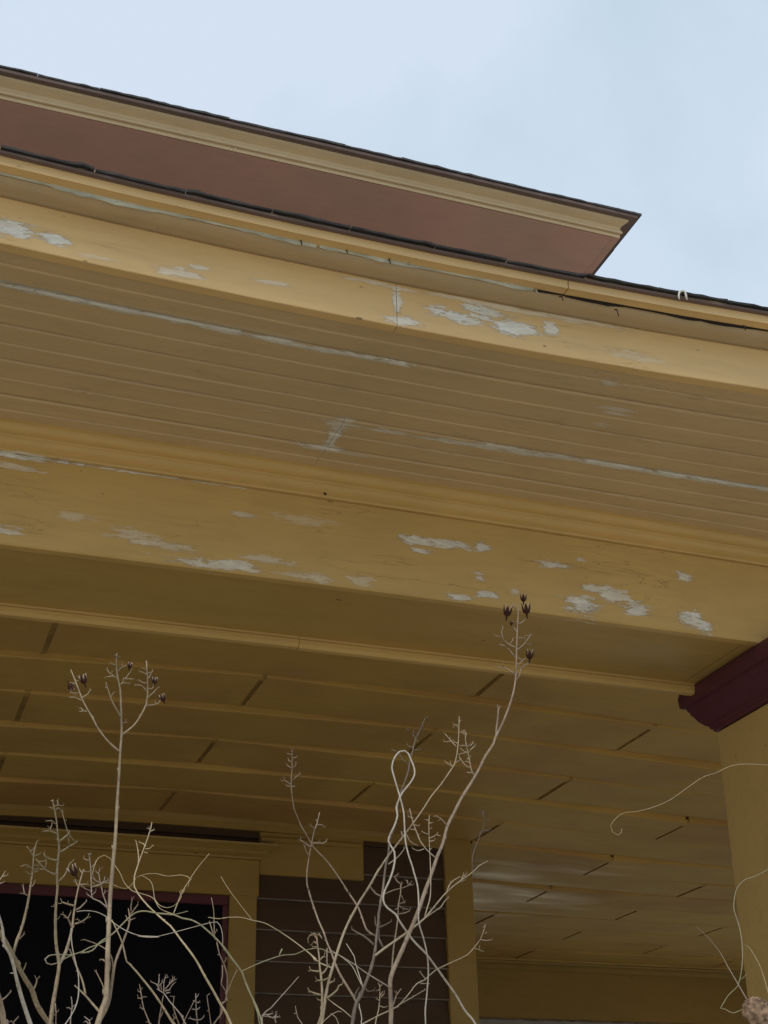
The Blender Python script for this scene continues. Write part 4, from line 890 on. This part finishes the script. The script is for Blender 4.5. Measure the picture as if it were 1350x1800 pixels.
# vines
vr = lambda a: a
def vine(name, label, mat, Y0, lines, group=None, root=None, every=0, knob=.05):
    V = []; F = []
    for i, (w0, w1, pts) in enumerate(lines):
        P, R_ = stem(pts, w0, w1, Y0+(0 if i == 0 else 0), 0, None, step=6, knob=knob)
        if i == 0 and root is not None:
            P, R_ = stem(pts, w0, w1, Y0, 0, root, step=6, knob=knob)
        v, f = tube_data(P, R_, 8); o = len(V); V += v; F += [tuple(k+o for k in g) for g in f]
        if every: buds(P, R_, V, F, every, RS, 1.3)
    return tag(mesh(name, V, F, mat, None, smooth=True), label, 'vine', group)
vine('vine', 'thick silvery vine looped over at its top beside the dark twisted stem', B_PALE, YC-.05,
    [(5.0, 3.0, T('Z', (860, 1860), 'F', (1100, 1688), (1000, 1560), (900, 1390), (800, 1250), (700, 1110), (610, 990), (530, 910), (460, 830), (350, 670), (310, 600), (230, 540), (190, 470), (200, 380), (250, 270), (290, 150), (305, 50), 'G', (300, 1450), (265, 1390), (240, 1340), (260, 1270), (300, 1190), (330, 1090), (318, 1010), (345, 930), (380, 860), (460, 760), (500, 680), (490, 600), (465, 540), (440, 480), (400, 448), (350, 458), (300, 520), (275, 610), (300, 720), (350, 890), (390, 1050), (400, 1200), (410, 1350), (440, 1480), (480, 1600), 'F', (490, 180), (530, 330), (540, 520), (540, 680), (590, 850), (625, 1020), (635, 1180), (620, 1400), (605, 1550), (610, 1720)))], root=(1.3, 1.75, 0))
vine('vine', 'green vine doubled back from the window to the casing and arching down to the right', B_GREEN, YL-.12,
    [(4.2, 2.2, T('Z', (460, 1860), 'D', (540, 1800), (522, 1720), (488, 1620), (430, 1500), (370, 1370), (330, 1250), (270, 1170), (200, 1080), (130, 980), (60, 900), 'C', (680, 985), (600, 920), (530, 885), (450, 870), (380, 840), (330, 835), (220, 825), (130, 808), (60, 815), (0, 850), 'B', (600, 880), (520, 960), (400, 1040), (330, 1115), (220, 1142), 'A', (740, 1160), (620, 1192), (500, 1190), (430, 1200), (395, 1230), (410, 1265), (450, 1278), (500, 1265), (560, 1230), (640, 1190), 'B', (220, 1132), (300, 1090), (380, 1060), (460, 1020))),
     (1.8, 2.2, T('D', (330, 1245), (420, 1200), (560, 1140), (720, 1085), (800, 1070), (890, 1065), (1000, 1020), (1120, 1000), 'E', (320, 758), (400, 770), (490, 810), (580, 830), (700, 910), (780, 990), (850, 1130), (905, 1240))),
     (2.2, 3.4, T('D', (722, 1088), (735, 1050), (755, 1008))), (2, 1.6, T('C', (375, 840), (450, 822), (500, 808))), (3.2, 2, T('D', (60, 905), (140, 985), (230, 1110), (320, 1235), (400, 1420), (460, 1580), (500, 1700), (520, 1830)))], root=(.7, 1.85, 0), knob=.12, every=.05)
vine('vine', 'long pale tendril sagging in a curve across the dark window', B_PALE, YL-.08,
    [(1.8, 1.5, T('B', (185, 755), (260, 745), (360, 755), (450, 795), (530, 860), (640, 930), (760, 975), (880, 992), (953, 988), 'C', (60, 1025), (180, 1038), (300, 1015), (450, 975), (600, 935), (700, 910), (760, 905), (785, 935), (805, 1010), (808, 1110)))])
vine('vine', 'straw-coloured wiry vine curling behind the tall stem under the window head', B_STRAW, YL+.04,
    [(1.5, 1.8, T('B', (328, 425), (345, 340), (385, 255), (440, 228), (490, 255), (530, 310), (590, 400), (630, 490), (700, 560), (735, 575), 'C', (60, 645), (130, 665), (190, 690), (240, 745))), (1.5, 1.2, T('B', (330, 525), (420, 490), (490, 488), (560, 520), (640, 540), (700, 500), (735, 440))),
     (1.5, 1.6, T('C', (40, 515), (120, 485), (220, 478), (320, 500), (450, 490), (500, 505), (525, 530))), (1.4, 1.8, T('C', (100, 497), (170, 540), (195, 600), (205, 680), (235, 760), (280, 800), (360, 830), (380, 838)))])
vine('vine', 'short straw vine shoot with another spiralling round it beside the window head', B_STRAW, YL-.04,
    [(2.4, 1.2, T('C', (372, 838), (410, 740), (450, 640), (500, 560), (530, 510), (600, 410), (650, 350), (692, 300))),
     (1.3, 1.3, T('C', (210, 720), (260, 760), (320, 778), (380, 760), (420, 725), (445, 680), (430, 640), (440, 622), (460, 630), (452, 660), (470, 625), (480, 585), (505, 590), (512, 545), (535, 525)))])
vine('vine', 'thin tan vine running level past the casing then down over the siding', B_STRAW, YL-.02,
    [(1.5, 3.0, T('C', (680, 862), (740, 872), (780, 875), (850, 865), 'D', (100, 688), (190, 675), (320, 675), (400, 695), (450, 708), (570, 735), (690, 800), (850, 905), (1000, 1020), (1120, 1120), 'E', (260, 850), (340, 920), (420, 965), (540, 1010))), (1.8, 1.2, T('D', (440, 705), (350, 590), (250, 460), (180, 360), (110, 245)))])
vine('vine', 'fine pale tendril curling from the column across the porch ceiling', B_STRAW, 2.35,
    [(1.8, 1.0, T('J', (1700, 150), (1500, 120), (1350, 112), (1250, 105), (1130, 105), (1040, 125), (940, 172), (830, 210), (700, 300), (560, 395), (410, 455), (300, 480), (210, 490), (150, 530), (105, 590), (120, 640), (165, 668), (185, 650), (192, 632), (188, 620), (198, 618)))])
vine('vine', 'green vine bent in a hook along the left edge of the column', B_GREEN, 2.30,
    [(2.2, 2.0, T('R', (1300, 30), (1050, 90), (900, 170), (800, 225), (730, 255), (670, 270), (610, 320), (565, 385), (545, 480), (537, 580), (550, 630), (590, 750), (620, 900), (630, 1050), (625, 1200), (600, 1340), (580, 1400), (480, 1500), (430, 1580), (398, 1635), (450, 1645), (500, 1675), (540, 1685), (600, 1660), (700, 1610))), (1.2, 1, T('R', (610, 1332), (640, 1310), (665, 1280)))], knob=.1)
vine('vine', 'thin arching straw shoot over the foot of the column at the right edge', B_STRAW, 2.28,
    [(1.6, 1.0, T('R', (1000, 2000), (940, 1650), (900, 1460), (820, 1200), (740, 1050), (700, 990), (655, 965)))])
# dry curled leaf held by its own straight stalk
lf = tag(empty('dry_leaf', atY(1340, 1790, 2.2)), 'crumpled brown dry leaf on a straight stalk at the lower right, by the column', 'leaf')
P, R_ = stem(T('R', (760, 1640), (690, 1560), (590, 1390), (480, 1200), (390, 1040), (260, 880), (145, 780)), 2.6, 1.0, 2.2, step=6)
v, f = tube_data(P, R_, 7); mesh('stalk', v, f, B_PINK, lf, smooth=True)
M_LEAF = simple('dry_brown_leaf', (.26, .175, .115), .9, 110, .75, .9, spec=.15)
def leaf():
    V = []; F = []; n, m = 34, 40
    a = Vector(atY(*T('R', (690, 1555))[0], 2.19)); b = Vector(atY(*T('R', (1010, 1960))[0], 2.19)); ax = (b-a); L = ax.length; ax.normalize()
    side = FW.cross(ax).normalized(); out_ = -FW
    for i in range(n+1):
        t = i/n
        w = L*.29*(math.sin(math.pi*min(1, t*.9+.10))**.55)
        for j in range(m):
            th = 2*math.pi*j/m
            c = a+ax*L*t
            p = c+side*math.cos(th)*w+out_*math.sin(th)*w*.55
            q = noise.noise((p.x*70, p.y*70, p.z*70))*.0045+noise.noise((p.x*190, p.y*190, p.z*190))*.0022+abs(noise.noise((p.x*45+9, p.y*45, p.z*45)))*.005
            V.append(p+(p-c).normalized()*q)
    for i in range(n):
        for j in range(m): k = i*m+j; k2 = i*m+(j+1) % m; F.append((k, k2, k2+m, k+m))
    F.append(tuple(range(m-1, -1, -1))); F.append(tuple(n*m+k for k in range(m)))
    return mesh('curled_blade', V, F, M_LEAF, lf, smooth=True)
leaf()

# ------------------------------------------------------------------ small things on the porch
Yc = Ys-.004
pts = [(225, 905), (222, 870), (228, 842), (240, 832), (258, 829), (274, 834), (284, 855), (289, 880), (296, 908)]
q = [(1150+x/5.145, 350+y/5.145) for x, y in pts]
V, F = tube_data([atY(x, y, Yc) for x, y in q], [.0016, .0022, .0024, .0024, .0024, .0024, .0024, .0022, .0016], 8)
tag(mesh('gutter_clip', V, F, M_PALE, None, smooth=True), 'small white arched clip standing on the shingle edge at the right', 'clip')
c = atY(570, 869, 2.72); V = []; F = []
for s in range(7):
    knot(c+Vector((random.uniform(-.004, .004), -.002+random.uniform(-.002, .001), random.uniform(-.003, .003))), random.uniform(.0015, .003), V, F)
tag(mesh('mud_nest', V, F, M_DARK, None), 'tiny dark insect nest stuck on the moulding above the beam', 'nest')
